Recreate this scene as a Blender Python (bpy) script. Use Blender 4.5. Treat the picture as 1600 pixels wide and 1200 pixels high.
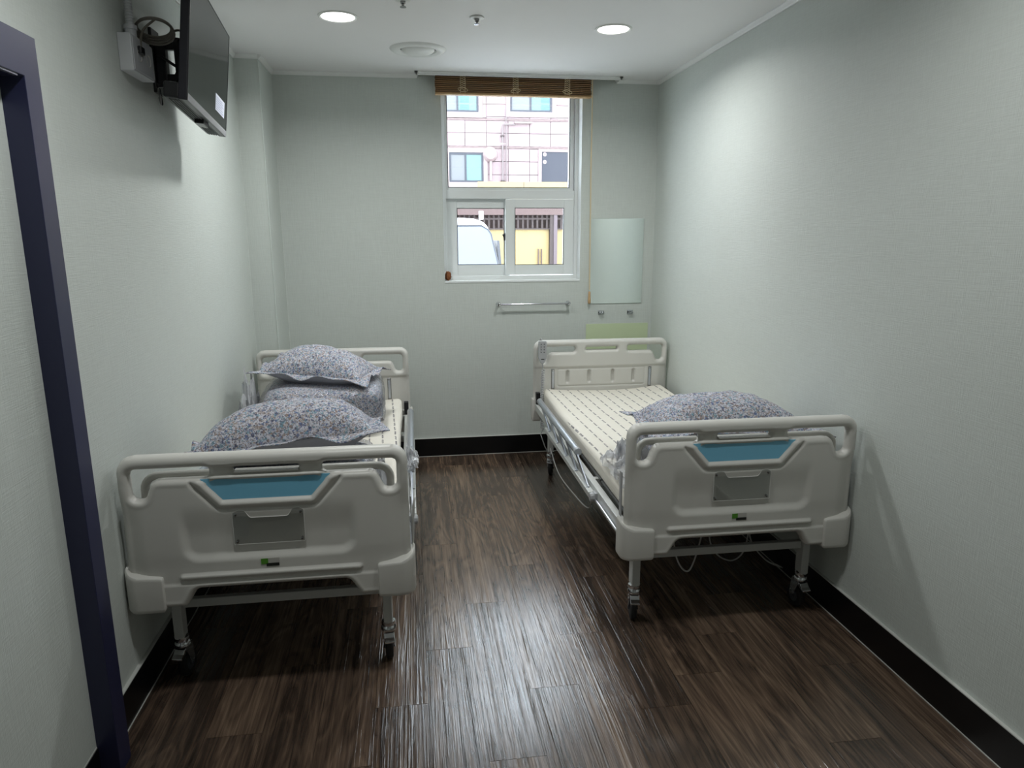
import bpy, bmesh, math, random
import numpy as np
from mathutils import Vector, Matrix, noise
for o in list(bpy.data.objects): bpy.data.objects.remove(o)
SC = bpy.context.scene
COL = SC.collection
# ------------------------------------------------------------------ camera
cd = bpy.data.cameras.new('camera'); cam = bpy.data.objects.new('camera', cd); COL.objects.link(cam)
F = Vector((0.1369534, 0.9681138, -0.20976042)); RR = Vector((0.9900364, -0.14077265, -0.00331372)); UU = Vector((0.03273659, 0.20721662, 0.9777472))
M = Matrix.Identity(4)
for i in range(3):
    M[i][0] = RR[i]; M[i][1] = UU[i]; M[i][2] = -F[i]
M[0][3], M[1][3], M[2][3] = 0, 0, 1.6
cam.matrix_world = M
cd.sensor_width = 36; cd.lens = 1098.0 / 1600 * 36; cd.clip_start = .05
SC.camera = cam
# ------------------------------------------------------------------ world (bright overcast day outside) and exposure
w = bpy.data.worlds.new('world'); SC.world = w; w.use_nodes = True
bg = w.node_tree.nodes['Background']; bg.inputs[0].default_value = (.83, .90, 1.0, 1); bg.inputs[1].default_value = 11.0
LAMP_W = 10.6
SC.view_settings.view_transform = 'Standard'; SC.view_settings.look = 'None'
SC.view_settings.exposure = 0.06; SC.view_settings.gamma = 1.0
SC.view_settings.use_curve_mapping = False
# ------------------------------------------------------------------ constants
XL, XR, D, H, ZC = -.984, 1.739, 4.977, 2.598, 2.622
YC, XC, BB, YR = 4.563, -.846, .135, -1.4
PI = math.pi
rnd = random.Random(7)

# ------------------------------------------------------------------ materials
def lin(c):
    if isinstance(c, str):
        c = [int(c[i:i+2], 16) / 255 for i in (0, 2, 4)]
        return tuple((x / 12.92 if x <= .04045 else ((x + .055) / 1.055) ** 2.4) for x in c) + (1,)
    return tuple(c) + (1,) if len(c) == 3 else tuple(c)
class NT:
    def __init__(s, name):
        s.m = bpy.data.materials.new(name); s.m.use_nodes = True; s.t = s.m.node_tree; s.t.nodes.clear()
        s.out = s.n('ShaderNodeOutputMaterial')
    def n(s, typ, **kw):
        o = s.t.nodes.new(typ)
        for k, v in kw.items():
            if hasattr(o, k) and k not in ('inputs',): setattr(o, k, v)
        return o
    def l(s, a, b): s.t.links.new(a, b)
    def bsdf(s, **kw):
        b = s.n('ShaderNodeBsdfPrincipled')
        for k, v in kw.items(): b.inputs[k.replace('_', ' ')].default_value = v
        s.l(b.outputs[0], s.out.inputs[0]); return b
    def math(s, op, a, b=None, c=None):
        o = s.n('ShaderNodeMath', operation=op)
        for i, v in enumerate((a, b, c)):
            if v is None: continue
            if isinstance(v, (int, float)): o.inputs[i].default_value = v
            else: s.l(v, o.inputs[i])
        return o.outputs[0]
    def mix(s, fac, a, b):
        o = s.n('ShaderNodeMix', data_type='RGBA')
        if isinstance(fac, (int, float)): o.inputs[0].default_value = fac
        else: s.l(fac, o.inputs[0])
        for i, v in ((6, a), (7, b)):
            if isinstance(v, tuple): o.inputs[i].default_value = v
            else: s.l(v, o.inputs[i])
        return o.outputs[2]
    def ramp(s, fac, stops, interp='LINEAR'):
        o = s.n('ShaderNodeValToRGB'); o.color_ramp.interpolation = interp
        e = o.color_ramp.elements
        while len(e) < len(stops): e.new(.5)
        for el, (p, c) in zip(e, stops): el.position = p; el.color = lin(c)
        s.l(fac, o.inputs[0]); return o.outputs[0]
    def coord(s, kind='Object', scale=(1, 1, 1), off=None):
        c = s.n('ShaderNodeTexCoord'); mp = s.n('ShaderNodeMapping'); mp.inputs['Scale'].default_value = scale
        s.l(c.outputs[kind], mp.inputs[0])
        if off is not None: s.l(off, mp.inputs['Location'])
        return mp.outputs[0]
    def noise(s, vec, scale, detail=3, rough=.5, dist=0):
        o = s.n('ShaderNodeTexNoise'); o.inputs['Scale'].default_value = scale; o.inputs['Detail'].default_value = detail
        o.inputs['Roughness'].default_value = rough; o.inputs['Distortion'].default_value = dist
        s.l(vec, o.inputs['Vector']); return o
    def bump(s, h, b, strength=.3, dist=.002):
        o = s.n('ShaderNodeBump'); o.inputs['Strength'].default_value = strength; o.inputs['Distance'].default_value = dist
        s.l(h, o.inputs['Height']); s.l(o.outputs[0], b.inputs['Normal'])
MATS = {}
def bamboo_mat(name, col):
    t = NT(name); b = t.bsdf(Roughness=.55); oi = t.n('ShaderNodeObjectInfo'); c = lin(col)
    n = t.noise(t.coord('Object', (6, 90, 90)), 1, 3).outputs[0]; f = t.math('MULTIPLY_ADD', oi.outputs['Random'], .6, t.math('MULTIPLY', n, .5))
    t.l(t.mix(f, tuple(x * .6 for x in c[:3]) + (1,), tuple(x * 1.5 for x in c[:3]) + (1,)), b.inputs['Base Color']); MATS[name] = t.m
def simple(name, col, rough=.5, metal=0., spec=.5, nz=0, nscale=40):
    t = NT(name); b = t.bsdf(Base_Color=lin(col), Roughness=rough, Metallic=metal)
    b.inputs['Specular IOR Level'].default_value = spec
    if nz:
        v = t.coord(); n = t.noise(v, nscale, 4)
        c = lin(col); t.l(t.mix(n.outputs[0], tuple(x * (1 - nz) for x in c[:3]) + (1,), tuple(min(1, x * (1 + nz)) for x in c[:3]) + (1,)), b.inputs['Base Color'])
    MATS[name] = t.m; return t.m
def emis(name, col, st):
    t = NT(name); e = t.n('ShaderNodeEmission'); e.inputs[0].default_value = lin(col); e.inputs[1].default_value = st
    t.l(e.outputs[0], t.out.inputs[0]); MATS[name] = t.m
def clear(name, tint, gloss=.07, rough=.02, trans=1.0, bump=0, diff=0):
    t = NT(name); tr = t.n('ShaderNodeBsdfTransparent'); tr.inputs[0].default_value = lin(tint)
    g = t.n('ShaderNodeBsdfGlossy'); g.inputs['Roughness'].default_value = rough
    lw = t.n('ShaderNodeLayerWeight'); lw.inputs[0].default_value = .35
    f = t.math('MULTIPLY_ADD', lw.outputs['Fresnel'], .55, gloss)
    mx = t.n('ShaderNodeMixShader'); t.l(f, mx.inputs[0]); t.l(tr.outputs[0], mx.inputs[1]); t.l(g.outputs[0], mx.inputs[2])
    if bump:
        v = t.coord(); n = t.noise(v, bump, 4, .6, 1.5); b = t.n('ShaderNodeBump'); b.inputs['Strength'].default_value = .8; b.inputs['Distance'].default_value = .01
        t.l(n.outputs[0], b.inputs['Height']); t.l(b.outputs[0], g.inputs['Normal'])
    last = mx
    if diff:
        d = t.n('ShaderNodeBsdfDiffuse'); d.inputs[0].default_value = (.85, .87, .9, 1)
        m2 = t.n('ShaderNodeMixShader'); m2.inputs[0].default_value = diff
        t.l(mx.outputs[0], m2.inputs[1]); t.l(d.outputs[0], m2.inputs[2]); last = m2
    t.l(last.outputs[0], t.out.inputs[0]); MATS[name] = t.m
def wallpaper(name, col):
    t = NT(name); b = t.bsdf(Roughness=.62); b.inputs['Specular IOR Level'].default_value = .35
    a1 = t.noise(t.coord('Object', (14, 14, 330)), 1, 2).outputs[0]
    a2 = t.noise(t.coord('Object', (330, 330, 14)), 1, 2).outputs[0]
    big = t.noise(t.coord('Object', (1, 1, 1)), 1.3, 2).outputs[0]
    s = t.math('ADD', a1, a2); c = lin(col)
    f = t.math('MULTIPLY_ADD', t.math('ADD', t.math('MULTIPLY', s, .5), t.math('MULTIPLY', big, .25)), 1.4, -.38)
    t.l(t.mix(f, tuple(x * .90 for x in c[:3]) + (1,), tuple(x * 1.08 for x in c[:3]) + (1,)), b.inputs['Base Color'])
    t.bump(s, b, .5, .0013); MATS[name] = t.m
def floorwood():
    t = NT('wood_floor'); b = t.bsdf(); b.inputs['Specular IOR Level'].default_value = 1.0
    oi = t.n('ShaderNodeObjectInfo'); cx = t.n('ShaderNodeCombineXYZ')
    for i, k in enumerate((37.0, 91.0, 13.0)): t.l(t.math('MULTIPLY', oi.outputs['Random'], k), cx.inputs[i])
    fig = t.noise(t.coord('Object', (5.5, .9, 1), cx.outputs[0]), 1.3, 3, .5, .7).outputs[0]
    rings = t.math('FRACT', t.math('MULTIPLY', fig, 9))
    rings = t.math('ABSOLUTE', t.math('MULTIPLY_ADD', rings, 2, -1))
    fine = t.noise(t.coord('Object', (130, 3.0, 1), cx.outputs[0]), 1, 5, .65, .3).outputs[0]
    streak = t.noise(t.coord('Object', (26, 1.1, 1), cx.outputs[0]), 1, 4, .6, .6).outputs[0]
    v = t.math('ADD', t.math('MULTIPLY', rings, .11), t.math('ADD', t.math('MULTIPLY', fine, .46), t.math('MULTIPLY', streak, .60)))
    v = t.math('MULTIPLY_ADD', oi.outputs['Random'], .14, t.math('ADD', v, -.08))
    col = t.ramp(v, [(.30, '221c17'), (.48, '43372f'), (.62, '625144'), (.80, '8a7562')])
    t.l(col, b.inputs['Base Color'])
    t.l(t.math('MULTIPLY_ADD', fine, .20, .11), b.inputs['Roughness'])
    g1 = t.noise(t.coord('Object', (150, 2.4, 1), cx.outputs[0]), 1, 3, .6, .6).outputs[0]
    g2 = t.noise(t.coord('Object', (48, 1.3, 1), cx.outputs[0]), 1, 3, .55, .9).outputs[0]
    pore = t.math('MULTIPLY', t.math('MAXIMUM', t.math('ADD', g2, -.54), 0), 5)
    gr = t.math('ADD', g1, pore)
    t.bump(gr, b, .55, .0018); MATS['wood_floor'] = t.m
def floral(name='floral_cotton'):
    t = NT(name); b = t.bsdf(Roughness=.85); b.inputs['Specular IOR Level'].default_value = .2
    v = t.coord(); base = lin('c4c4ce')
    def spots(scale, thr, stops, prev, off):
        mp = t.n('ShaderNodeMapping'); mp.inputs['Location'].default_value = (off, off * 2, off * 3); t.l(v, mp.inputs[0])
        wob = t.noise(mp.outputs[0], scale * 1.7, 2); av = t.n('ShaderNodeVectorMath', operation='MULTIPLY_ADD')
        t.l(wob.outputs['Color'], av.inputs[0]); av.inputs[1].default_value = (.012, .012, .012); t.l(mp.outputs[0], av.inputs[2])
        vo = t.n('ShaderNodeTexVoronoi'); vo.inputs['Scale'].default_value = scale; t.l(av.outputs[0], vo.inputs['Vector'])
        sx = t.n('ShaderNodeSeparateColor'); t.l(vo.outputs['Color'], sx.inputs[0])
        c = t.ramp(sx.outputs[0], stops, 'CONSTANT')
        f = t.math('LESS_THAN', vo.outputs['Distance'], thr)
        return t.mix(f, prev, c)
    c = spots(120, .50, [(0, '8d95a8'), (.3, 'a59a92'), (.55, '7e9aa6'), (.8, '6a6f82')], base, 0)
    c = spots(85, .50, [(0, '6d7ba0'), (.18, '9a8a84'), (.36, 'c9c9d2'), (.62, '7d9dac'), (.80, 'b5aca8'), (.92, '59607a')], c, .37)
    c = spots(190, .42, [(0, '4a4f60'), (.35, 'd6d6dd'), (.7, '8a7c78')], c, .71)
    t.l(c, b.inputs['Base Color'])
    n = t.noise(t.coord(), 14, 4, .55, .6); t.bump(n.outputs[0], b, .35, .012)
    MATS[name] = t.m
def ticking():
    t = NT('mattress_cover'); b = t.bsdf(Roughness=.7); b.inputs['Specular IOR Level'].default_value = .25
    tc = t.n('ShaderNodeTexCoord'); s = t.n('ShaderNodeSeparateXYZ'); t.l(tc.outputs['Object'], s.inputs[0])
    xx = t.math('MULTIPLY_ADD', s.outputs[1], .045, s.outputs[0])
    u = t.math('MULTIPLY', t.math('ADD', xx, 2.0), 1 / .067)
    fu = t.math('ABSOLUTE', t.math('ADD', t.math('FRACT', u), -.5))
    row = t.math('FLOOR', u)
    vv = t.math('MULTIPLY_ADD', row, .37, t.math('MULTIPLY', s.outputs[1], 1 / .088))
    fv = t.math('ABSOLUTE', t.math('ADD', t.math('FRACT', vv), -.5))
    inl = t.math('MULTIPLY', t.math('LESS_THAN', fu, .062), t.math('LESS_THAN', fv, .37))
    strokes = t.noise(t.coord('Object', (190, 150, 0)), 1, 1, .5).outputs[0]
    up = t.n('ShaderNodeNewGeometry'); sz = t.n('ShaderNodeSeparateXYZ'); t.l(up.outputs['Normal'], sz.inputs[0])
    letters = t.math('MULTIPLY', t.math('MULTIPLY', inl, t.math('GREATER_THAN', strokes, .44)), t.math('GREATER_THAN', sz.outputs[2], .55))
    n = t.noise(t.coord('Object', (1, 1, 1)), 7, 3).outputs[0]
    base = t.mix(n, lin('dcd7cb'), lin('e6e2d8'))
    t.l(t.mix(t.math('MULTIPLY', letters, .85), base, lin('2b2c40')), b.inputs['Base Color'])
    def grid(o): return t.math('ABSOLUTE', t.math('ADD', t.math('FRACT', t.math('MULTIPLY', o, 60)), -.5))
    g = t.math('MINIMUM', t.math('MINIMUM', grid(s.outputs[1]), grid(s.outputs[2])), .25)
    t.bump(g, b, .5, .004); MATS['mattress_cover'] = t.m
def granite():
    t = NT('granite'); b = t.bsdf(Roughness=.6)
    n = t.noise(t.coord('Object', (1, 1, 1)), 60, 4, .7).outputs[0]
    oi = t.n('ShaderNodeObjectInfo'); f = t.math('MULTIPLY_ADD', oi.outputs['Random'], .35, t.math('MULTIPLY', n, .7))
    t.l(t.ramp(f, [(.2, '726265'), (.8, '817172')]), b.inputs['Base Color']); MATS['granite'] = t.m
def granite_far():
    t = NT('granite_far'); b = t.bsdf(Roughness=.6)
    br = t.n('ShaderNodeTexBrick'); br.offset = 0; br.inputs['Color1'].default_value = lin('93858b'); br.inputs['Color2'].default_value = lin('998b91')
    br.inputs['Mortar'].default_value = lin('6f6569'); br.inputs['Scale'].default_value = 1; br.inputs['Mortar Size'].default_value = .01
    br.inputs['Brick Width'].default_value = .53; br.inputs['Row Height'].default_value = .33
    c = t.n('ShaderNodeTexCoord'); s = t.n('ShaderNodeSeparateXYZ'); x = t.n('ShaderNodeCombineXYZ'); t.l(c.outputs['Object'], s.inputs[0])
    t.l(s.outputs[0], x.inputs[0]); t.l(s.outputs[2], x.inputs[1]); t.l(x.outputs[0], br.inputs['Vector']); t.l(br.outputs[0], b.inputs['Base Color']); MATS['granite_far'] = t.m

wallpaper('wallpaper', 'ccd2cd')
floorwood(); floral(); ticking(); granite(); granite_far()
simple('plain_cotton', 'c6c6ce', .9, nz=.06, nscale=60)
simple('ceiling_white', 'f3f3f3', .7, nz=.02, nscale=3)
simple('trim_white', 'e9ebe9', .45)
simple('base_black', '08090c', .35)
simple('caulk', 'c9cbc6', .5)
simple('under_floor', '15110e', .8)
simple('navy', '272a4a', .4, nz=.05, nscale=200)
simple('abs_plastic', 'cfcec8', .38, nz=.015, nscale=6)
simple('abs_shade', 'b9b8b2', .45)
simple('blue_panel', '7cc0de', .22)
simple('steel_paint', 'c3c5c2', .35)
simple('alu', 'c4c9d2', .28, .85)
simple('chrome', 'd8dade', .09, 1.0)
simple('steel', '9a9b9c', .25, 1.0)
simple('rubber', '141414', .6)
simple('wheel_grey', '3c4045', .5)
simple('dark_plastic', '17181b', .45)
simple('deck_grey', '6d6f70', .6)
simple('remote_grey', 'a9abad', .4)
simple('button_dark', '3b3d40', .5)
simple('cable_white', 'c9c9c6', .5)
simple('cable_grey', '7b776d', .5)
simple('logo_green', '4f8a2b', .4)
simple('logo_dark', '20241f', .4)
simple('pvc', 'e3e7e6', .3)
simple('gasket', '3c4042', .6)
bamboo_mat('bamboo', '80613f')
simple('bamboo_light', 'c9a77c', .55, nz=.12, nscale=30)
simple('cord_tan', 'dccba6', .7)
simple('rust', '7a4a28', .9, nz=.5, nscale=160)
simple('tv_black', '0b0b10', .3)
simple('tv_navy', '14141f', .35)
simple('screen', '15181a', .06, 0, .6)
simple('sticker', 'dfe3f2', .5)
simple('sticker_ink', '8f97c0', .6)
simple('box_white', 'd2d5d8', .4)
simple('hook_silver', 'b5b8bb', .15, 1.0)
simple('green_sheet', 'ccdab4', .35)
simple('frost_grey', 'dcdcd8', .35)
simple('pane_white', '56595c', .3)
simple('pane_teal', '496665', .25)
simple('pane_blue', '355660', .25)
simple('alu_navy', '232732', .4)
simple('door_navy', '1b1e2b', .45)
simple('stone_trim', '837474', .6)
simple('band_rough', '665958', .9, nz=.35, nscale=25)
simple('joint_dark', '4b4142', .9)
simple('yellow', '85744c', .55, nz=.04, nscale=5)
simple('brown', '493836', .6, nz=.15, nscale=20)
simple('brown_dark', '352b2a', .7)
simple('mauve_post', '4c4146', .6)
simple('asphalt', 'cbc8c4', .9, nz=.1, nscale=20)
simple('van_white', 'f4f4f4', .25)
simple('van_glass', '53596a', .08, 0, .5)
simple('van_dark', '2a2c33', .4)
simple('van_lamp', 'd8dde4', .1)
simple('pipe_grey', '5f5656', .5)
emis('lamp_glow', 'fffdf8', 9.0)
clear('glass', (.97, .985, .98), .03, .0)
clear('acrylic', (.93, .94, .93), .05, .05, diff=.03)
clear('film', (.99, .99, 1.0), .10, .12, bump=35, diff=.34)
clear('bag_film', (.99, .99, 1.0), .025, .10, bump=30, diff=.025)
t = NT('mirror'); g = t.bsdf(Base_Color=(.86, .92, .90, 1), Metallic=1.0, Roughness=.06); MATS['mirror'] = t.m

# ------------------------------------------------------------------ mesh helpers
class MB:
    def __init__(s): s.v = []; s.f = []
    def add(s, vs, fs):
        b = len(s.v); s.v += [tuple(x) for x in vs]; s.f += [[b + i for i in f] for f in fs]; return s
    def box(s, x0, x1, y0, y1, z0, z1):
        return s.add([(x0, y0, z0), (x1, y0, z0), (x1, y1, z0), (x0, y1, z0), (x0, y0, z1), (x1, y0, z1), (x1, y1, z1), (x0, y1, z1)],
                     [(3, 2, 1, 0), (4, 5, 6, 7), (0, 1, 5, 4), (1, 2, 6, 5), (2, 3, 7, 6), (3, 0, 4, 7)])
    def obox(s, c, ax, ay, az, hx, hy, hz):
        c = Vector(c); vs = []
        for k in (-1, 1):
            for i, j in ((-1, -1), (1, -1), (1, 1), (-1, 1)): vs.append(c + ax * hx * i + ay * hy * j + az * hz * k)
        return s.add(vs, [(3, 2, 1, 0), (4, 5, 6, 7), (0, 1, 5, 4), (1, 2, 6, 5), (2, 3, 7, 6), (3, 0, 4, 7)])
    def tube(s, pts, r, n=10, closed=False, flat=1.0, caps=True):
        P = [Vector(p) for p in pts]; m = len(P); rs = r if isinstance(r, (list, tuple)) else [r] * m
        up = None; b = len(s.v)
        for i, p in enumerate(P):
            a = P[(i - 1) % m] if (closed or i > 0) else p; c = P[(i + 1) % m] if (closed or i < m - 1) else p
            t = (c - a).normalized()
            if up is None:
                q = Vector((0, 0, 1)) if abs(t.z) < .9 else Vector((0, 1, 0)); up = (q - t * q.dot(t)).normalized()
            else: up = (up - t * up.dot(t)).normalized()
            sd = t.cross(up)
            for k in range(n):
                a_ = 2 * PI * k / n; s.v.append(tuple(p + up * math.cos(a_) * rs[i] + sd * math.sin(a_) * rs[i] * flat))
        for i in range(m if closed else m - 1):
            j = (i + 1) % m
            for k in range(n):
                l = (k + 1) % n; s.f.append([b + i * n + k, b + j * n + k, b + j * n + l, b + i * n + l])
        if caps and not closed:
            s.f.append([b + k for k in range(n)]); s.f.append([b + (m - 1) * n + n - 1 - k for k in range(n)])
        return s
    def lathe(s, prof, c=(0, 0, 0), n=32, axis='z', capped=False):
        b = len(s.v); m = len(prof)
        for r, h in prof:
            for k in range(n):
                a = 2 * PI * k / n; x, y = r * math.cos(a), r * math.sin(a)
                q = {'z': (x, y, h), 'x': (h, x, y), 'y': (x, h, y)}[axis]
                s.v.append((c[0] + q[0], c[1] + q[1], c[2] + q[2]))
        for i in range(m - 1):
            for k in range(n):
                l = (k + 1) % n; s.f.append([b + i * n + k, b + i * n + l, b + (i + 1) * n + l, b + (i + 1) * n + k])
        if capped: s.f.append([b + n - 1 - k for k in range(n)]); s.f.append([b + (m - 1) * n + k for k in range(n)])
        return s
    def prism(s, poly, axis, a, b):
        n = len(poly); f = {'x': lambda p, h: (h, p[0], p[1]), 'y': lambda p, h: (p[0], h, p[1]), 'z': lambda p, h: (p[0], p[1], h)}[axis]
        return s.add([f(p, a) for p in poly] + [f(p, b) for p in poly],
                     [list(range(n))[::-1], list(range(n, 2 * n))] + [[i, (i + 1) % n, n + (i + 1) % n, n + i] for i in range(n)])
    def grid(s, nu, nv, fn):
        return s.add([fn(i / nu, j / nv) for j in range(nv + 1) for i in range(nu + 1)],
                     [(j * (nu + 1) + i, j * (nu + 1) + i + 1, (j + 1) * (nu + 1) + i + 1, (j + 1) * (nu + 1) + i) for j in range(nv) for i in range(nu)])
    def mesh(s, name):
        me = bpy.data.meshes.new(name); me.from_pydata(s.v, [], s.f)
        bm = bmesh.new(); bm.from_mesh(me); bmesh.ops.recalc_face_normals(bm, faces=bm.faces); bm.to_mesh(me); bm.free(); me.update(); return me
    def build(s, name, mat, parent=None, smooth=False, bevel=0, seg=2, loc=None):
        return place(name, s.mesh(name), mat, parent, smooth, bevel, seg, loc)
def place(name, me, mat, parent=None, smooth=False, bevel=0, seg=2, loc=None):
    if not me.materials: me.materials.append(MATS[mat])
    o = bpy.data.objects.new(name, me); COL.objects.link(o)
    if parent: o.parent = parent
    if loc: o.location = loc
    if smooth is True:
        for p in me.polygons: p.use_smooth = True
    elif smooth:
        for p in me.polygons: p.use_smooth = True
        bm = bmesh.new(); bm.from_mesh(me)
        for e in bm.edges:
            if len(e.link_faces) == 2 and e.calc_face_angle(0) > smooth: e.smooth = False
        bm.to_mesh(me); bm.free()
    if bevel:
        b = o.modifiers.new('bevel', 'BEVEL'); b.width = bevel; b.segments = seg; b.limit_method = 'ANGLE'; b.angle_limit = .6
        b.harden_normals = False
    return o
SM = .7
def tag(o, label, cat, group=None, kind=None):
    o['label'] = label; o['category'] = cat
    if group: o['group'] = group
    if kind: o['kind'] = kind
    return o
def thing(name, loc, label, cat, group=None, rz=0):
    o = bpy.data.objects.new(name, None); COL.objects.link(o); o.location = loc; o.rotation_euler = (0, 0, rz); o.empty_display_size = .05
    return tag(o, label, cat, group)
def struct(o, label, cat): return tag(o, label, cat, kind='structure')
def copy_tree(o, parent=None):
    c = o.copy(); COL.objects.link(c); c.parent = parent
    for ch in list(o.children): copy_tree(ch, c)
    return c
def fillet(pts, seg=6):
    out = []; n = len(pts)
    for i in range(n):
        p = Vector(pts[i][:2]); r = pts[i][2] if len(pts[i]) > 2 else 0
        if r <= 0: out.append((p.x, p.y)); continue
        a = Vector(pts[i - 1][:2]) - p; c = Vector(pts[(i + 1) % n][:2]) - p
        la, lc = a.length, c.length; a.normalize(); c.normalize()
        ang = a.angle(c); d = min(r / math.tan(ang / 2), la * .49, lc * .49); rr = d * math.tan(ang / 2)
        bis = (a + c).normalized(); cen = p + bis * (rr / math.sin(ang / 2))
        s = p + a * d - cen; e = p + c * d - cen
        a0 = math.atan2(s.y, s.x); a1 = math.atan2(e.y, e.x); da = (a1 - a0 + PI) % (2 * PI) - PI
        for k in range(seg + 1): q = a0 + da * k / seg; out.append((cen.x + rr * math.cos(q), cen.y + rr * math.sin(q)))
    return out
def sdf(X, Z, poly):
    P = np.array(poly); d = np.full(X.shape, 1e9); ins = np.zeros(X.shape, bool); n = len(P)
    for i in range(n):
        ax, az = P[i]; bx, bz = P[(i + 1) % n]; ex, ez = bx - ax, bz - az
        wx, wz = X - ax, Z - az; t = np.clip((wx * ex + wz * ez) / (ex * ex + ez * ez + 1e-12), 0, 1)
        d = np.minimum(d, (wx - ex * t) ** 2 + (wz - ez * t) ** 2)
        c = ((az > Z) != (bz > Z)) & (X < (bx - ax) * (Z - az) / (bz - az + 1e-15) + ax); ins ^= c
    d = np.sqrt(d); return np.where(ins, -d, d)
def sst(a, b, x): t = np.clip((x - a) / (b - a), 0, 1); return t * t * (3 - 2 * t)

# ================================================================== THE ROOM
def wall_box(name, x0, x1, y0, y1, z0, z1, label, mat='wallpaper'):
    return struct(MB().box(x0, x1, y0, y1, z0, z1).build(name, mat), label, 'wall')
WX0, WX1, WZ0, WZ1 = .232, 1.197, 1.272, 2.50   # window opening
# floor of vinyl planks
fl = struct(MB().box(XL - .1, XR + .1, YR - .1, D + .1, -.06, -.004).build('floor', 'under_floor'), 'dark brown wood plank floor running towards the window', 'floor')
PW, PL = .181, .955
cache = {}
offs = {-1: 2.18, 0: 2.50, 1: 2.83, 2: 2.208, 3: 2.532, 4: 2.044}
for k in range(-6, 10):
    x0, x1 = max(XL, .010 + PW * k), min(XR, .010 + PW * (k + 1))
    if x1 - x0 < .01: continue
    y = offs.get(k, 2.18 + .318 * ((k + 1) % 3) + .07 * math.sin(k * 5.1))
    y -= math.ceil((y - YR) / PL) * PL
    while y < D:
        y0, y1 = max(y, YR), min(y + PL, D); y += PL
        if y1 - y0 < .02: continue
        key = (round(x1 - x0, 3), round(y1 - y0, 3))
        if key not in cache:
            hx, hy = key[0] / 2 - .0005, key[1] / 2 - .0007
            cache[key] = MB().box(-hx, hx, -hy, hy, -.004, 0).mesh('plank')
        place('plank', cache[key], 'wood_floor', fl, loc=((x0 + x1) / 2, (y0 + y1) / 2, 0))
# walls
wall_box('wall_right', XR, XR + .12, YR, D + .25, -.05, 2.9, 'pale green linen wallpaper wall beside the right bed')
wall_box('wall_left', XL - .12, XL, YR, D + .25, -.05, 2.9, 'pale green wallpaper wall behind the television')
wall_box('wall_rear', XL, XR, YR - .12, YR, -.05, 2.9, 'pale green wall behind the camera')
bw = MB().box(XL, WX0, D, D + .25, -.05, 2.9).box(WX1, XR, D, D + .25, -.05, 2.9).box(WX0, WX1, D, D + .25, -.05, WZ0).box(WX0, WX1, D, D + .25, WZ1 + .1, 2.9)
struct(bw.build('wall_back', 'wallpaper'), 'pale green back wall with the window opening', 'wall')
wall_box('wall_column', XL, XC, YC, D, -.05, 2.9, 'boxed column in the left back corner covered with pale green wallpaper')
# corner beads and paper seams
for i, (x, y, nm) in enumerate(((XC, YC, 'front edge of the corner column'), (XC, D, 'corner of column and back wall'), (XL, YC, 'corner of left wall and column'), (XR, D, 'right back corner of the room'))):
    struct(MB().tube([(x, y, BB), (x, y, H)], .0035, 8).build('trim_%d' % (i + 1), 'wallpaper', smooth=SM), 'thin vertical paper bead at the ' + nm, 'trim')
# ceiling with blind pocket
PX0, PX1, PY = .085, 1.425, 4.888
ce = MB().box(XL, XR, YR, PY, ZC, ZC + .1).box(XL, PX0, PY, D, ZC, ZC + .1).box(PX1, XR, PY, D, ZC, ZC + .1).box(PX0, PX1, PY, D, ZC + .16, ZC + .2)
ce.box(PX0, PX1, PY - .01, PY, ZC, ZC + .17).box(PX0 - .01, PX0, PY, D, ZC, ZC + .17).box(PX1, PX1 + .01, PY, D, ZC, ZC + .17)
struct(ce.build('ceiling', 'ceiling_white'), 'smooth white ceiling with the blind pocket over the window', 'ceiling')
def crown(i, a, b, nrm, label):
    a, b, nrm = Vector(a), Vector(b), Vector(nrm); t = (b - a).normalized(); m = MB()
    prof = [(0, H), (.007, H), (.009, H + .006), (.018, H + .015), (.021, ZC - .004), (.021, ZC), (0, ZC)]
    vs = []
    for p in (a, b):
        for d, z in prof: vs.append((p.x + nrm.x * d, p.y + nrm.y * d, z))
    n = len(prof); m.add(vs, [list(range(n)), list(range(n, 2 * n))[::-1]] + [[k, (k + 1) % n, n + (k + 1) % n, n + k] for k in range(n)])
    struct(m.build('trim_%d' % i, 'trim_white'), label, 'trim')
crown(5, (XR, YR), (XR, D), (-1, 0), 'white crown moulding along the right wall')
crown(6, (XL, YR), (XL, YC), (1, 0), 'white crown moulding along the left wall')
crown(7, (XL, YC), (XC, YC), (0, -1), 'short white crown moulding across the column front')
crown(8, (XC, YC), (XC, D), (1, 0), 'short white crown moulding on the column side')
crown(9, (XC, D), (PX0 - .012, D), (0, -1), 'white crown moulding left of the window blind')
crown(10, (PX1 + .012, D), (XR, D), (0, -1), 'white crown moulding right of the window blind')
pk = MB()
for a, b, c in ((0, .022, ZC - .012), (.006, .016, ZC - .022)):
    pk.box(PX0 - b, PX1 + b, PY - b, PY - a + .002, c, ZC); pk.box(PX0 - b, PX0 - a + .002, PY - b, D, c, ZC); pk.box(PX1 + a - .002, PX1 + b, PY - b, D, c, ZC)
struct(pk.build('trim_11', 'trim_white', bevel=.002), 'stepped white trim around the blind pocket in the ceiling', 'trim')
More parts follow.
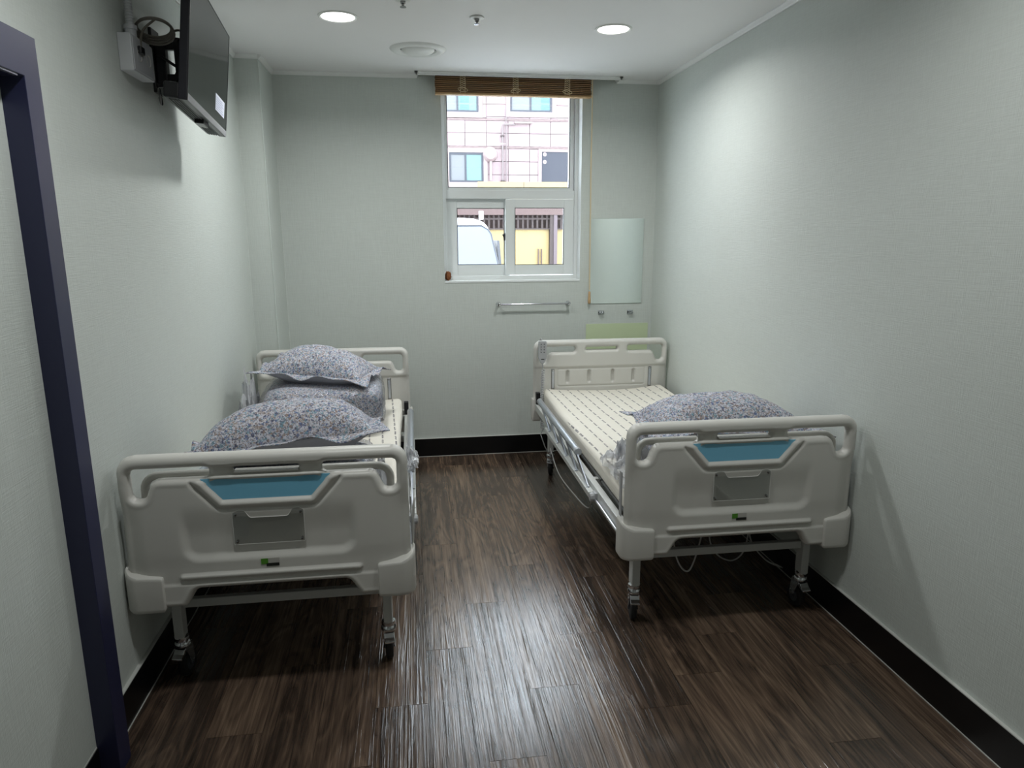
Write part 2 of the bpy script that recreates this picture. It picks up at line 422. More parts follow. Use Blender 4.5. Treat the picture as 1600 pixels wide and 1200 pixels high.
# baseboards with caulk beads
def base(side, x0, x1, y0, y1, cx, cy, label):
    o = struct(MB().box(x0, x1, y0, y1, 0, BB).build('baseboard_' + side, 'base_black', bevel=.0015), label, 'baseboard')
    MB().box(min(x0, x0 + cx), max(x1, x1 + cx), min(y0, y0 + cy), max(y1, y1 + cy), BB, BB + .0035).build('caulk_bead', 'caulk', o)
    MB().box(min(x0, x0 + cx), max(x1, x1 + cx), min(y0, y0 + cy), max(y1, y1 + cy), 0, .0028).build('caulk_bead', 'caulk', o)
T = .010
base('right', XR - T, XR, YR, D, -.003, 0, 'black baseboard along the right wall')
base('back', XC, XR - T, D - T, D, 0, -.003, 'black baseboard along the back wall under the window')
base('left', XL, XL + T, 2.06, YC, .003, 0, 'black baseboard along the left wall from the door frame to the column')
base('column', XL, XC + T, YC - T, YC, 0, -.003, 'short black baseboard around the corner column')
# navy door frame and sliding door on the left wall
FX = -.919
dr = struct(MB().prism([(2.062, 0), (2.062, 2.083), (.853, 2.083), (.853, 0), (.93, 0), (.93, 1.98), (1.985, 1.98), (1.985, 0)], 'x', XL - .002, FX).build('door_1', 'navy', bevel=.0015), 'dark navy door frame at the left edge with a pale sliding door', 'door')
MB().box(XL - .001, XL + .006, .93, 1.985, .10, 1.98).build('door_leaf', 'wallpaper', dr)
MB().box(XL - .001, XL + .010, .93, 1.985, .004, .097).build('kick_plate', 'base_black', dr)
MB().box(XL, XL + .0075, .93, 1.985, .0965, .1015).build('caulk_bead', 'caulk', dr)
MB().box(FX - .016, FX - .006, .95, 1.965, 1.9765, 1.982).build('door_track', 'alu', dr)

# ------------------------------------------------------------------ window
YW = D + .092
win = thing('window_1', ((WX0 + WX1) / 2, YW, WZ0), 'white plastic window with fixed upper pane and two small sliding sashes', 'window'); win['kind'] = 'structure'
wl = Vector(win.location)
def wpart(mb, name, mat, parent=None, bevel=.002, smooth=False):
    mb.v = [(x - wl.x, y - wl.y, z - wl.z) for x, y, z in mb.v]
    return mb.build(name, mat, parent or win, smooth, bevel)
def ring(x0, x1, z0, z1, wx, wz0, wz1, y0, y1, m=None):
    m = m or MB()
    return m.box(x0, x0 + wx, y0, y1, z0, z1).box(x1 - wx, x1, y0, y1, z0, z1).box(x0 + wx, x1 - wx, y0, y1, z0, z0 + wz0).box(x0 + wx, x1 - wx, y0, y1, z1 - wz1, z1)
T0, T1 = 1.838, 1.896   # transom
f0 = ring(WX0, WX1, WZ0, WZ1 + .1, .026, .03, .03, YW, YW + .13); f0.box(WX0, WX1, YW + .01, YW + .13, T0, T1)
fr = wpart(f0, 'window_frame', 'pvc')
wpart(ring(WX0 + .012, WX1 - .030, T1 - .004, WZ1 + .09, .030, .022, .03, YW + .018, YW + .075), 'fixed_sash', 'pvc')
wpart(ring(WX0 + .042, WX1 - .060, T1 + .018, WZ1 + .06, .004, .004, .004, YW + .017, YW + .024), 'gasket', 'gasket', bevel=0)
gl = wpart(MB().box(WX0 + .042, WX1 - .060, YW + .05, YW + .054, T1 + .018, WZ1 + .06), 'pane', 'glass', bevel=0)
def sash(x0, x1, z0, z1, gx0, gx1, gz0, gz1, y0):
    m = MB().box(x0, gx0, y0, y0 + .034, z0, z1).box(gx1, x1, y0, y0 + .034, z0, z1).box(gx0, gx1, y0, y0 + .034, z0, gz0).box(gx0, gx1, y0, y0 + .034, gz1, z1)
    o = wpart(m, 'sash', 'pvc'); 
    wpart(ring(gx0, gx1, gz0, gz1, .004, .004, .004, y0 - .0008, y0 + .006), 'gasket', 'gasket', o, 0)
    wpart(MB().box(gx0 + .001, gx1 - .001, y0 + .014, y0 + .018, gz0 + .001, gz1 - .001), 'pane', 'glass', o, 0)
    return o
s1 = sash(.676, 1.170, 1.306, 1.836, .742, 1.098, 1.376, 1.776, YW + .004)
s2 = sash(.255, .712, 1.300, 1.840, .334, .672, 1.378, 1.774, YW + .048)
wpart(MB().box(.664, .677, YW + .028, YW + .048, 1.55, 1.60).tube([(.667, YW + .03, 1.575), (.658, YW + .022, 1.592)], .006, 8), 'latch', 'button_dark', s2)
wpart(MB().box(WX0, WX0 + .02, YW - .004, YW + .0, 1.82, 1.835), 'track_stop', 'pvc')
sl = MB().box(WX0 - .001, WX1 + .001, D - .004, YW + .02, WZ0 - .012, WZ0 + .002)
wpart(sl, 'window_sill', 'pvc')
wpart(MB().box(WX1 - .0015, WX1 + .001, D - .003, YW, WZ0, WZ1 + .1).box(WX0 - .001, WX0 + .0015, D - .003, YW, WZ0, WZ1 + .1), 'reveal_lining', 'pvc')
# rusty clump on the sill
m = MB()
def clump(c, r, seed, n=14, k=.35):
    def fn(u, v):
        a, b = 2 * PI * u, PI * v; d = Vector((math.cos(a) * math.sin(b), math.sin(a) * math.sin(b), math.cos(b)))
        q = 1 + k * noise.noise(d * 3.1 + Vector((seed, 0, 0))); return (c[0] + d.x * r[0] * q, c[1] + d.y * r[1] * q, c[2] + d.z * r[2] * q)
    return fn
m.grid(20, 14, clump((0, 0, .03), (.022, .022, .032), 3))
tag(m.build('dried_clump', 'rust', smooth=True, loc=(WX0 + .026, YW - .035, WZ0 + .004)), 'small rusty brown clump in the lower left corner of the window', 'clump')

# ------------------------------------------------------------------ blind
bl = thing('bamboo_blind', (.72, 4.935, 2.50), 'brown bamboo blind drawn up above the window', 'blind')
slat = None
for i in range(13):
    z = .012 + i * .0118; dx = rnd.uniform(-.003, .003)
    if slat is None:
        c, sn = math.cos(.38), math.sin(.38); slat = MB()
        slat.obox((0, 0, 0), Vector((1, 0, 0)), Vector((0, c, sn)), Vector((0, -sn, c)), .523, .024, .0032); slat = slat.mesh('slat')
    o = place('slat', slat, 'bamboo', bl, loc=(dx, rnd.uniform(-.002, .002), z))
MB().box(-.525, .525, -.022, .022, 0, .013).build('bottom_rail', 'bamboo_light', bl, bevel=.002, loc=(0, 0, -.008))
MB().box(-.52, .52, -.02, .02, .165, .195).build('head_rail', 'bamboo', bl)
for x in (-.345, .005, .355):
    m = MB()
    for k in range(10):
        z = .02 + k * .013
        m.tube([(x - .018, -.027, z), (x - .005, -.03, z + .008), (x + .008, -.03, z - .002), (x + .018, -.027, z + .006)], .002, 6)
    m.tube([(x - .015, -.028, .0), (x - .017, -.029, .06), (x - .014, -.028, .15)], .0013, 6).tube([(x + .015, -.028, .0), (x + .017, -.029, .06), (x + .013, -.028, .15)], .0013, 6)
    lp = [(x + .03 * math.cos(a) * (1 + .25 * math.sin(2 * a + x * 9)), -.031, .022 + .013 * math.sin(a)) for a in [2 * PI * k / 16 for k in range(16)]]
    m.tube(lp, .002, 6, closed=True)
    m.build('ladder_cord', 'cord_tan', bl, smooth=SM)
pc = MB().tube([(.528, -.02, .14), (.528, -.022, 0), (.532, .0, -.5), (.541, .012, -1.30)], .0022, 6).tube([(.531, -.016, .14), (.532, -.018, 0), (.537, .0, -.5), (.547, .012, -1.30)], .0022, 6)
pcd = pc.build('pull_cord', 'cord_tan', bl, smooth=SM)
MB().lathe([(.003, .06), (.008, .055), (.009, .02), (.012, -.02), (.006, -.028), (.002, -.03)], (.544, .012, -1.37), 12, capped=True).build('toggle', 'bamboo_light', pcd, smooth=SM)

# ------------------------------------------------------------------ back wall fittings
mr = thing('wall_mirror', (1.463, D, 1.098), 'frameless rectangular mirror on the back wall right of the window', 'mirror')
MB().box(-.198, .198, -.006, -.001, 0, .602).build('mirror_glass', 'mirror', mr, bevel=.0015)
MB().box(-.196, .196, -.0015, 0, .002, .60).build('backing', 'dark_plastic', mr)
rl = thing('towel_rail', (.858, D, 1.108), 'chrome towel rail on the back wall below the window', 'towel rail')
MB().tube([(-.262, -.05, 0), (.262, -.05, 0)], .0065, 12).build('rail_bar', 'chrome', rl, smooth=SM)
for x in (-.252, .252):
    MB().lathe([(.016, 0), (.017, -.006), (.010, -.014), (.008, -.04), (.013, -.045), (.014, -.052), (.010, -.060), (.003, -.062)], (x, 0, 0), 16, 'y', True).build('bracket', 'chrome', rl, smooth=SM)
for i, (x, lb) in enumerate(((1.361, 'left of the two small chrome hooks under the mirror'), (1.578, 'right of the two small chrome hooks under the mirror'))):
    hk = thing('wall_hook', (x, D, 1.03), lb, 'hook', 'chrome hooks under the mirror')
    MB().box(-.022, .022, -.004, 0, -.012, .018).build('plate', 'hook_silver', hk, bevel=.002)
    MB().tube([(-.008, -.003, .004), (-.008, -.022, -.004), (-.008, -.030, .006)], .004, 8).tube([(.010, -.003, .004), (.010, -.022, -.004), (.010, -.030, .006)], .004, 8).box(-.016, .018, -.028, -.022, -.004, .006).build('prong', 'hook_silver', hk, smooth=SM)
tag(MB().box(1.25, 1.718, D - .003, D - .0005, .52, .951).build('wall_sheet', 'green_sheet', bevel=.0006), 'pale yellow-green plastic sheet on the back wall behind the right headboard', 'sheet')

# ------------------------------------------------------------------ ceiling fittings
def downlight(x, y, label, k=1.0):
    t = thing('downlight', (x, y, ZC), label, 'ceiling light', 'round recessed downlights')
    MB().lathe([(.078, .004), (.080, -.004), (.088, -.007), (.094, -.004), (.095, 0), (.095, .001)], n=40).build('trim_ring', 'trim_white', t, smooth=SM)
    MB().lathe([(.0005, -.0015), (.05, -.0015), (.079, -.0012), (.079, .0)], n=40).build('diffuser', 'lamp_glow', t)
    ld = bpy.data.lights.new('downlight_lamp', 'AREA'); ld.shape = 'DISK'; ld.size = .15; ld.energy = LAMP_W * k; ld.spread = math.radians(158); ld.color = (.985, 1.0, .99)
    lo = bpy.data.objects.new('downlight_lamp', ld); COL.objects.link(lo); lo.parent = t; lo.location = (0, 0, -.0075)
downlight(-.308, 3.753, 'glowing round downlight above the left bed, upper left of the ceiling')
downlight(1.067, 3.790, 'glowing round downlight above the right bed')
downlight(-.308, 1.72, 'round downlight near the camera on the door side', .72)
downlight(1.067, 1.72, 'round downlight near the camera on the right wall side', .52)
av = thing('air_vent', (.080, 4.325, ZC), 'round white air vent on the ceiling in front of the window', 'vent')
MB().lathe([(.10, .0), (.105, -.010), (.125, -.016), (.145, -.012), (.158, -.003), (.160, 0)], n=48).build('outer_ring', 'trim_white', av, smooth=SM)
MB().lathe([(.0005, -.026), (.04, -.025), (.078, -.018), (.092, -.008), (.094, -.003), (.085, .0)], n=48).build('centre_disc', 'trim_white', av, smooth=SM)
MB().lathe([(.09, -.0006), (.108, -.0006)], n=48).build('gap_shadow_ring', 'deck_grey', av)  # flat grey ring painted as the shadow in the gap around the disc
def sprinkler(x, y, lb):
    t = thing('sprinkler_head', (x, y, ZC), lb, 'sprinkler', 'ceiling sprinkler heads')
    MB().lathe([(.030, 0), (.036, -.003), (.034, -.007), (.014, -.010)], n=24).build('escutcheon', 'trim_white', t, smooth=SM)
    MB().lathe([(.011, -.004), (.011, -.018), (.006, -.022), (.005, -.030), (.013, -.031), (.014, -.034), (.001, -.035)], n=16).build('deflector', 'steel', t, smooth=SM)
sprinkler(.355, 3.678, 'small sprinkler head between the two visible downlights')
sprinkler(.003, 3.455, 'sprinkler head at the top edge of the picture')

# ================================================================== BEDS
def board(kind):
    W = .465
    top = [(W, .90, .055), (-W, .90, .055)]
    if kind == 'foot':
        out = [(-.468, .362, .03), (-.29, .362, .014), (-.252, .425, .03), (.252, .425, .03), (.29, .362, .014), (.468, .362, .03)] + top
    else:
        out = [(-.468, .36, .03), (.468, .36, .03)] + top
    out = fillet(out, 8)
    hl = fillet([(-.428, .854, .02), (-.182, .854, .014), (-.182, .818, .014), (-.358, .818, .035), (-.386, .750, .02), (-.428, .750, .02)], 6)
    hr = [(-x, z) for x, z in hl][::-1]
    slot = fillet([(-.106, .831, .006), (.106, .831, .006), (.106, .847, .006), (-.106, .847, .006)], 4)
    holes = [hl, hr, slot]
    def dist(X, Z):
        d = -sdf(X, Z, out)
        for h in holes: d = np.minimum(d, sdf(X, Z, h))
        return d
    def front(X, Z, d):
        r = .0215; h = .030 * np.sqrt(np.clip(1 - (1 - np.clip(d / r, 0, 1)) ** 2, 0, 1))
        side = W - np.abs(X); h = h - .014 * (1 - sst(0, .075, side)) * sst(.80, .66, Z)
        if kind == 'foot':
            h = h - .005 * sst(.835, .80, Z) * sst(0, .03, d)
            band = sst(.190, .176, np.abs(X)) * sst(.818, .824, Z) * sst(.862, .850, Z); h = h - .017 * band
            tr = [(-.211, .815), (-.143, .737), (.143, .737), (.211, .815)]; s = sdf(X, Z, tr)
            h = h + .006 * np.exp(-((s - .012) / .0085) ** 2) * sst(.826, .812, Z) - .007 * sst(.003, -.002, s)
            h = h - .0085 * np.exp(-((s - .031) / .006) ** 2) * sst(.812, .80, Z)
            h = h + .002 * sst(.031, .040, s) * sst(.50, .56, Z) * sst(.16, .2, np.abs(X))
            rec = fillet([(-.292, .80), (-.278, .530, .05), (.278, .530, .05), (.292, .80)], 8)
            h = h - .013 * sst(.010, -.024, sdf(X, Z, rec)) * sst(.735, .60, Z) * sst(.028, .042, s)
            cx = np.clip(X, -.288, .288); rd = np.sqrt((X - cx) ** 2 + (Z - .474) ** 2); h = h + .010 * np.sqrt(np.clip(1 - (rd / .0105) ** 2, 0, 1))
            h = h + .004 * sst(.452, .444, Z) * sst(.0, .02, d)
        else:
            h = h - .006 * sst(.725, .708, Z)
            fr_ = fillet([(-.305, .585, .015), (.305, .585, .015), (.305, .703, .015), (-.305, .703, .015)], 6); s = sdf(X, Z, fr_)
            h = h - .004 * np.exp(-(s / .004) ** 2)
            for x in (-.235, -.085, .080, .226):
                cz = np.clip(Z, .617, .682); rd = np.sqrt((X - x) ** 2 + (Z - cz) ** 2); h = h - .018 * sst(.0125, .009, rd)
        return np.maximum(h, 0)
    cell = .0045
    xs = np.arange(-.477, .4775, cell); zs = np.arange(.354, .912, cell)
    X, Z = np.meshgrid(xs, zs); d = dist(X, Z)
    inside = d > 0
    q = inside[:-1, :-1] | inside[1:, :-1] | inside[:-1, 1:] | inside[1:, 1:]
    used = np.zeros_like(inside)
    used[:-1, :-1] |= q; used[1:, :-1] |= q; used[:-1, 1:] |= q; used[1:, 1:] |= q
    # snap border vertices to the outline
    snap = (used & ~inside) | (used & inside & (d < cell * .28))
    e = 1e-4
    for it in range(3):
        dd = dist(X, Z); gx = (dist(X + e, Z) - dist(X - e, Z)) / (2 * e); gz = (dist(X, Z + e) - dist(X, Z - e)) / (2 * e)
        g = np.maximum(np.hypot(gx, gz), .3)
        X = np.where(snap, X - dd * gx / g, X); Z = np.where(snap, Z - dd * gz / g, Z)
    d = np.maximum(dist(X, Z), 0); d[snap] = 0
    hf = front(X, Z, d); hf[snap] = 0
    hb = .030 * np.sqrt(np.clip(1 - (1 - np.clip(d / .0215, 0, 1)) ** 2, 0, 1)); hb[snap] = 0
    vf = -np.ones(X.shape, int); vb = -np.ones(X.shape, int); V = []
    for j, i in zip(*np.nonzero(used)):
        vf[j, i] = len(V); V.append((X[j, i], .030 - hf[j, i], Z[j, i]))
        if snap[j, i]: vb[j, i] = vf[j, i]
        else: vb[j, i] = len(V); V.append((X[j, i], .030 + hb[j, i], Z[j, i]))
    FS = []
    for j, i in zip(*np.nonzero(q)):
        a, b, c, dd_ = vf[j, i], vf[j, i + 1], vf[j + 1, i + 1], vf[j + 1, i]; FS.append((a, b, c, dd_))
        a2, b2, c2, d2 = vb[j, i], vb[j, i + 1], vb[j + 1, i + 1], vb[j + 1, i]
        if not (a2 == a and b2 == b and c2 == c and d2 == dd_): FS.append((d2, c2, b2, a2))
    me = bpy.data.meshes.new(kind + '_board'); me.from_pydata([tuple(map(float, v)) for v in V], [], [tuple(int(k) for k in f) for f in FS])
    me.validate(); me.update(); return me
def bumper(sx, flip=1):
    # wraparound corner guard
    fp = fillet([(.352, -.010, .006), (.482, -.010, .062), (.482, .085, .01), (.352, .085, .0)], 10)
    m = MB(); n = len(fp); zs = [(.356, -.014), (.362, -.004), (.370, 0), (.468, 0), (.476, -.003), (.480, -.012)]
    vs = []
    for z, ins in zs:
        for x, y in fp:
            k = max(0, (x - .40) / .08)
            zz = z + (0 if z < .4 else (.022 * min(1, k) ** 2 + .012 * max(0, min(1, (y - .0) / .05)) * min(1, k)))
            vs.append((sx * (.417 + (x - .417) * (1 + ins * 6)), flip * (.0375 + (y - .0375) * (1 + ins * 6)), zz))
    fs = [list(range(n))[::-1], list(range((len(zs) - 1) * n, len(zs) * n))]
    for k in range(len(zs) - 1):
        for i in range(n): fs.append([k * n + i, k * n + (i + 1) % n, (k + 1) * n + (i + 1) % n, (k + 1) * n + i])
    return m.add(vs, fs)
def caster(parent, x, y, side, turn):
    c, s = math.cos(turn), math.sin(turn)
    def R(p): return (x + p[0] * c - p[1] * s, y + p[0] * s + p[1] * c, p[2])
    def rot(m): m.v = [R(v) for v in m.v]; return m
    cu = rot(MB().lathe([(.016, .175), (.025, .170), (.027, .160), (.023, .152), (.028, .146), (.028, .135), (.012, .132)], n=20)).build('caster_cup', 'chrome', parent, smooth=SM)
    fk = MB()
    for k in (-1, 1):
        fk.prism(fillet([(-.022, .138), (.030, .138, .01), (.042, .060, .012), (.018, .036, .010), (-.0, .090, .02)], 4), 'x', k * .0195 - .0015, k * .0195 + .0015)
    fk.box(-.021, .021, -.022, .030, .130, .137)
    rot(fk).build('fork', 'chrome', cu, smooth=SM)
    wh = MB().lathe([(.012, -.012), (.030, -.013), (.042, -.0135), (.048, -.011), (.050, -.005), (.050, .005), (.048, .011), (.042, .0135), (.030, .013), (.012, .012)], (0, .022, .05), 28, 'x', True)
    wo = rot(wh).build('wheel', 'rubber', cu, smooth=SM)
    rot(MB().lathe([(.004, -.0215), (.009, -.0215), (.010, -.0145), (.026, -.014), (.027, -.0135)], (0, .022, .05), 20, 'x').lathe([(.027, .0135), (.026, .014), (.010, .0145), (.009, .0215), (.004, .0215)], (0, .022, .05), 20, 'x')).build('hub', 'wheel_grey', wo, smooth=SM)
    rot(MB().prism([(-.050, .104), (-.048, .097), (-.016, .110), (-.010, .128), (-.022, .127), (-.034, .114)], 'x', -.019, .019)).build('brake_pedal', 'chrome', cu, bevel=.002)
def make_bed(label):
    bed = thing('hospital_bed', (0, 0, 0), label, 'bed', 'hospital beds')
    fb = place('footboard', board('foot'), 'abs_plastic', bed, smooth=True)
    # parts on the footboard
    tr = [(-.2085, .8135), (-.1415, .7385), (.1415, .7385), (.2085, .8135)]
    o = MB().prism(tr, 'y', .0105, .013).build('blue_panel', 'blue_panel', fb); o['label'] = 'light blue trapezoid panel'
    ch = MB().prism(fillet([(-.118, .578, .004), (.114, .578, .004), (.114, .692, .006), (.098, .700, .006), (.078, .698, .01), (.062, .672, .012), (-.062, .672, .012), (-.078, .698, .01), (-.098, .700, .006), (-.118, .692, .006)], 4), 'y', .008, .010)
    cho = ch.build('chart_holder', 'acrylic', fb); cho['label'] = 'clear acrylic chart pocket'
    for x, z in ((-.108, .685), (.104, .685), (-.108, .588), (.104, .588)):
        MB().lathe([(.0045, .020), (.0045, .0065), (.001, .005)], (x, 0, z), 10, 'y').build('pin', 'steel', cho, smooth=SM)
    edge = fillet([(-.118, .578, .004), (.114, .578, .004), (.114, .692, .006), (.098, .700, .006), (.078, .698, .01), (.062, .672, .012), (-.062, .672, .012), (-.078, .698, .01), (-.098, .700, .006), (-.118, .692, .006)], 4)
    MB().tube([(x, .009, z) for x, z in edge], .0013, 6, closed=True).build('pocket_edge', 'frost_grey', cho, smooth=SM)
    lg = MB().box(-.037, .024, .0048, .0062, .494, .524).build('badge', 'abs_shade', fb)
    MB().box(-.036, -.013, .0036, .0050, .503, .523).build('badge_square', 'logo_green', lg); MB().box(-.019, .023, .0032, .0050, .4955, .506).build('badge_bar', 'logo_dark', lg)
    MB().box(-.104, .104, .014, .058, .8285, .8315).build('slot_liner', 'abs_plastic', fb)
    for s in (-1, 1):
        m = MB(); pts = [(s * .170, .078, .812), (s * .34, .078, .812)] + [(s * (.36 + .045 * math.sin(a)), .078, .767 + .045 * math.cos(a)) for a in [k * PI / 12 for k in range(1, 7)]] + [(s * .405, .078, .735)]
        m.tube(pts, .0135, 12, flat=1.3); m.build('grip_bar', 'abs_plastic', fb, smooth=SM)
        bumper(s).build('corner_bumper', 'abs_plastic', fb, smooth=.9)
        m = MB().prism([(s * .474, .52), (s * .474, .70)] + [(s * .470, .70), (s * .470, .52)], 'y', .05, .075); m.build('edge_latch', 'remote_grey', fb)
    hb = place('headboard', board('head'), 'abs_plastic', bed, smooth=True); hb.location = (0, 2.12, 0)
    for x in (-.335, .340):
        l = MB().box(x - .012, x + .012, .004, .010, .563, .706).build('latch_plate', 'steel', hb, bevel=.002)
        MB().lathe([(.004, .004), (.004, .0), (.001, -.001)], (x, 0, .698), 10, 'y').build('screw', 'chrome', l); MB().box(x - .007, x + .007, .001, .004, .575, .69).build('latch_bar', 'alu', l, bevel=.001)
    for s in (-1, 1):
        o = bumper(s, -1).build('corner_bumper', 'abs_plastic', hb, smooth=.9, loc=(0, .06, 0))
    # frame
    fm = MB()
    for s in (-1, 1): fm.box(s * .445 - .015, s * .445 + .015, .065, 2.12, .430, .475)
    for y in (.07, .62, 1.15, 1.62, 2.07): fm.box(-.43, .43, y, y + .03, .432, .470)
    fm.build('bed_frame', 'steel_paint', bed, bevel=.003)
    for y in (.16, 2.0):
        for s in (-1, 1):
            lg = MB().box(s * .372 - .0165, s * .372 + .0165, y - .025, y + .025, .170, .435).build('leg', 'steel_paint', bed, bevel=.003)
            caster(lg, s * .372, y, s, {(-1, .16): -.18, (1, .16): .10, (-1, 2.0): -.3, (1, 2.0): .3}[(s, y)])
        MB().box(-.356, .356, y - .013, y + .013, .285, .318).build('cross_bar', 'steel_paint', bed, bevel=.003)
    for s in (-1, 1): MB().box(s * .372 - .012, s * .372 + .012, .185, 1.975, .340, .375).build('lower_rail', 'steel_paint', bed, bevel=.003)
    for y0, y1 in ((.07, .58), (.60, .98), (1.0, 1.25), (1.27, 2.1)):
        MB().box(-.41, .41, y0, y1, .462, .474).build('deck_panel', 'deck_grey', bed, bevel=.003)
    MB().box(-.08, .08, .80, 1.08, .33, .43).tube([(0, 1.08, .38), (0, 1.55, .40)], .022, 12).build('actuator', 'dark_plastic', bed, bevel=.006)
    # folding side rails and holders
    for s in (-1, 1):
        lo = MB().box(s * .475 - .014, s * .475 + .014, .50, 1.60, .425, .452).build('side_rail', 'steel_paint', bed, bevel=.003)
        MB().tube([(s * .468, .80, .545), (s * .468, 1.88, .545)], .0185, 16).build('top_tube', 'alu', lo, smooth=SM)
        for k, yy in enumerate((.815, 1.87)):
            MB().lathe([(.0195, -.012), (.0195, .010), (.015, .014), (.001, .015)] if k else [(.001, -.015), (.015, -.014), (.0195, -.010), (.0195, .012)], (s * .468, yy, .545), 16, 'y').build('end_cap', 'remote_grey', lo, smooth=SM)
        for k in range(5):
            yb = .56 + k * .235; a = Vector((s * .474, yb, .445)); b = Vector((s * .469, yb + .30, .540)); t_ = (b - a).normalized()
            nx = Vector((1, 0, 0)); nz = t_.cross(nx).normalized(); m = MB().obox((a + b) / 2, nx, t_, nz, .004, (b - a).length / 2, .013)
            m.build('post', 'alu', lo, bevel=.002)
            MB().lathe([(.009, -.008), (.009, .008), (.001, .009)], (s * .478, yb, .445), 12, 'x').build('pivot', 'chrome', lo, smooth=SM)
        hd = MB().tube([(s * .468, .03, .432), (s * .468, .40, .432), (s * .468, .47, .432)], .0085, 12).build('holder_tube', 'chrome', bed, smooth=SM)
        kb = MB().lathe([(.014, -.012), (.020, -.010), (.022, .0), (.020, .012), (.010, .016)], (s * .480, .47, .438), 10, 'x', True).box(s * .458 - .014, s * .458 + .014, .45, .49, .425, .462)
        kb.build('clamp_knob', 'remote_grey', hd, bevel=.002)
        MB().box(s * .442 - .014, s * .442 + .014, 2.075, 2.118, .475, .555).build('corner_bracket', 'dark_plastic', bed, bevel=.003)
        MB().box(s * .43 - .02, s * .43 + .02, .062, .075, .38, .60).build('board_bracket', 'steel_paint', bed, bevel=.002)
    return bed
BR = make_bed('white hospital bed on the right with blue-panelled footboard, beside the right wall')
BR.location = (1.250, 2.432, 0); BR.rotation_euler = (0, 0, -.004)
BL = copy_tree(BR); BL.location = (-.500, 2.300, 0); BL.rotation_euler = (0, 0, 0)
BL['label'] = 'white hospital bed on the left holding pillows and a folded quilt, under the television'

# mattresses
def mattress(x, y, label, rz=0):
    hw, L, t = .418, 2.02, .095
    P = [((hw) * a, b) for a, b in ()]
    m = MB(); nu, nv = 72, 60
    prof = fillet([(-hw, 0, .03), (hw, 0, .03), (hw, t, .035), (-hw, t, .035)], 8)
    # resample the profile
    pts = []
    for i in range(len(prof)):
        a, b = Vector(prof[i]), Vector(prof[(i + 1) % len(prof)]); n = max(1, int((b - a).length / .04))
        for k in range(n): pts.append(a.lerp(b, k / n))
    n = len(pts); vs = []
    for j in range(nv + 1):
        v = j / nv; yy = .04 + (L - .04) * v
        e = min(v, 1 - v) * L; sc = 1 - .10 * (1 - min(1, e / .035)) ** 2 * 1.0
        for p in pts:
            z = p.y
            if z > t * .5:
                z += .012 * (abs(p.x) / hw) ** 2 * (.3 + v) - .008 + .006 * noise.noise(Vector((p.x * 3, yy * 2.2, x))) 
                z += .012 * max(0, v - .75) * 4 * (abs(p.x) / hw) ** 2
            zz = t * .5 + (z - t * .5) * (1 - .55 * (1 - min(1, e / .04)) ** 2)
            vs.append((p.x * (.985 if e < .01 else 1) + .006 * noise.noise(Vector((0, yy * 3, p.x))), yy, zz))
    fs = [[j * n + i, j * n + (i + 1) % n, (j + 1) * n + (i + 1) % n, (j + 1) * n + i] for j in range(nv) for i in range(n)]
    fs += [list(range(n))[::-1], list(range(nv * n, nv * n + n))]
    m.add(vs, fs); o = m.build('mattress', 'mattress_cover', smooth=.9); o.location = (x, y, .4745); o.rotation_euler = (0, 0, rz)
    return tag(o, label, 'mattress', 'bed mattresses')
mattress(1.252, 2.52, 'cream mattress with rows of small dark lettering on the right bed', -.004)
mattress(-.500, 2.39, 'cream mattress with rows of small dark lettering on the left bed, mostly under pillows')

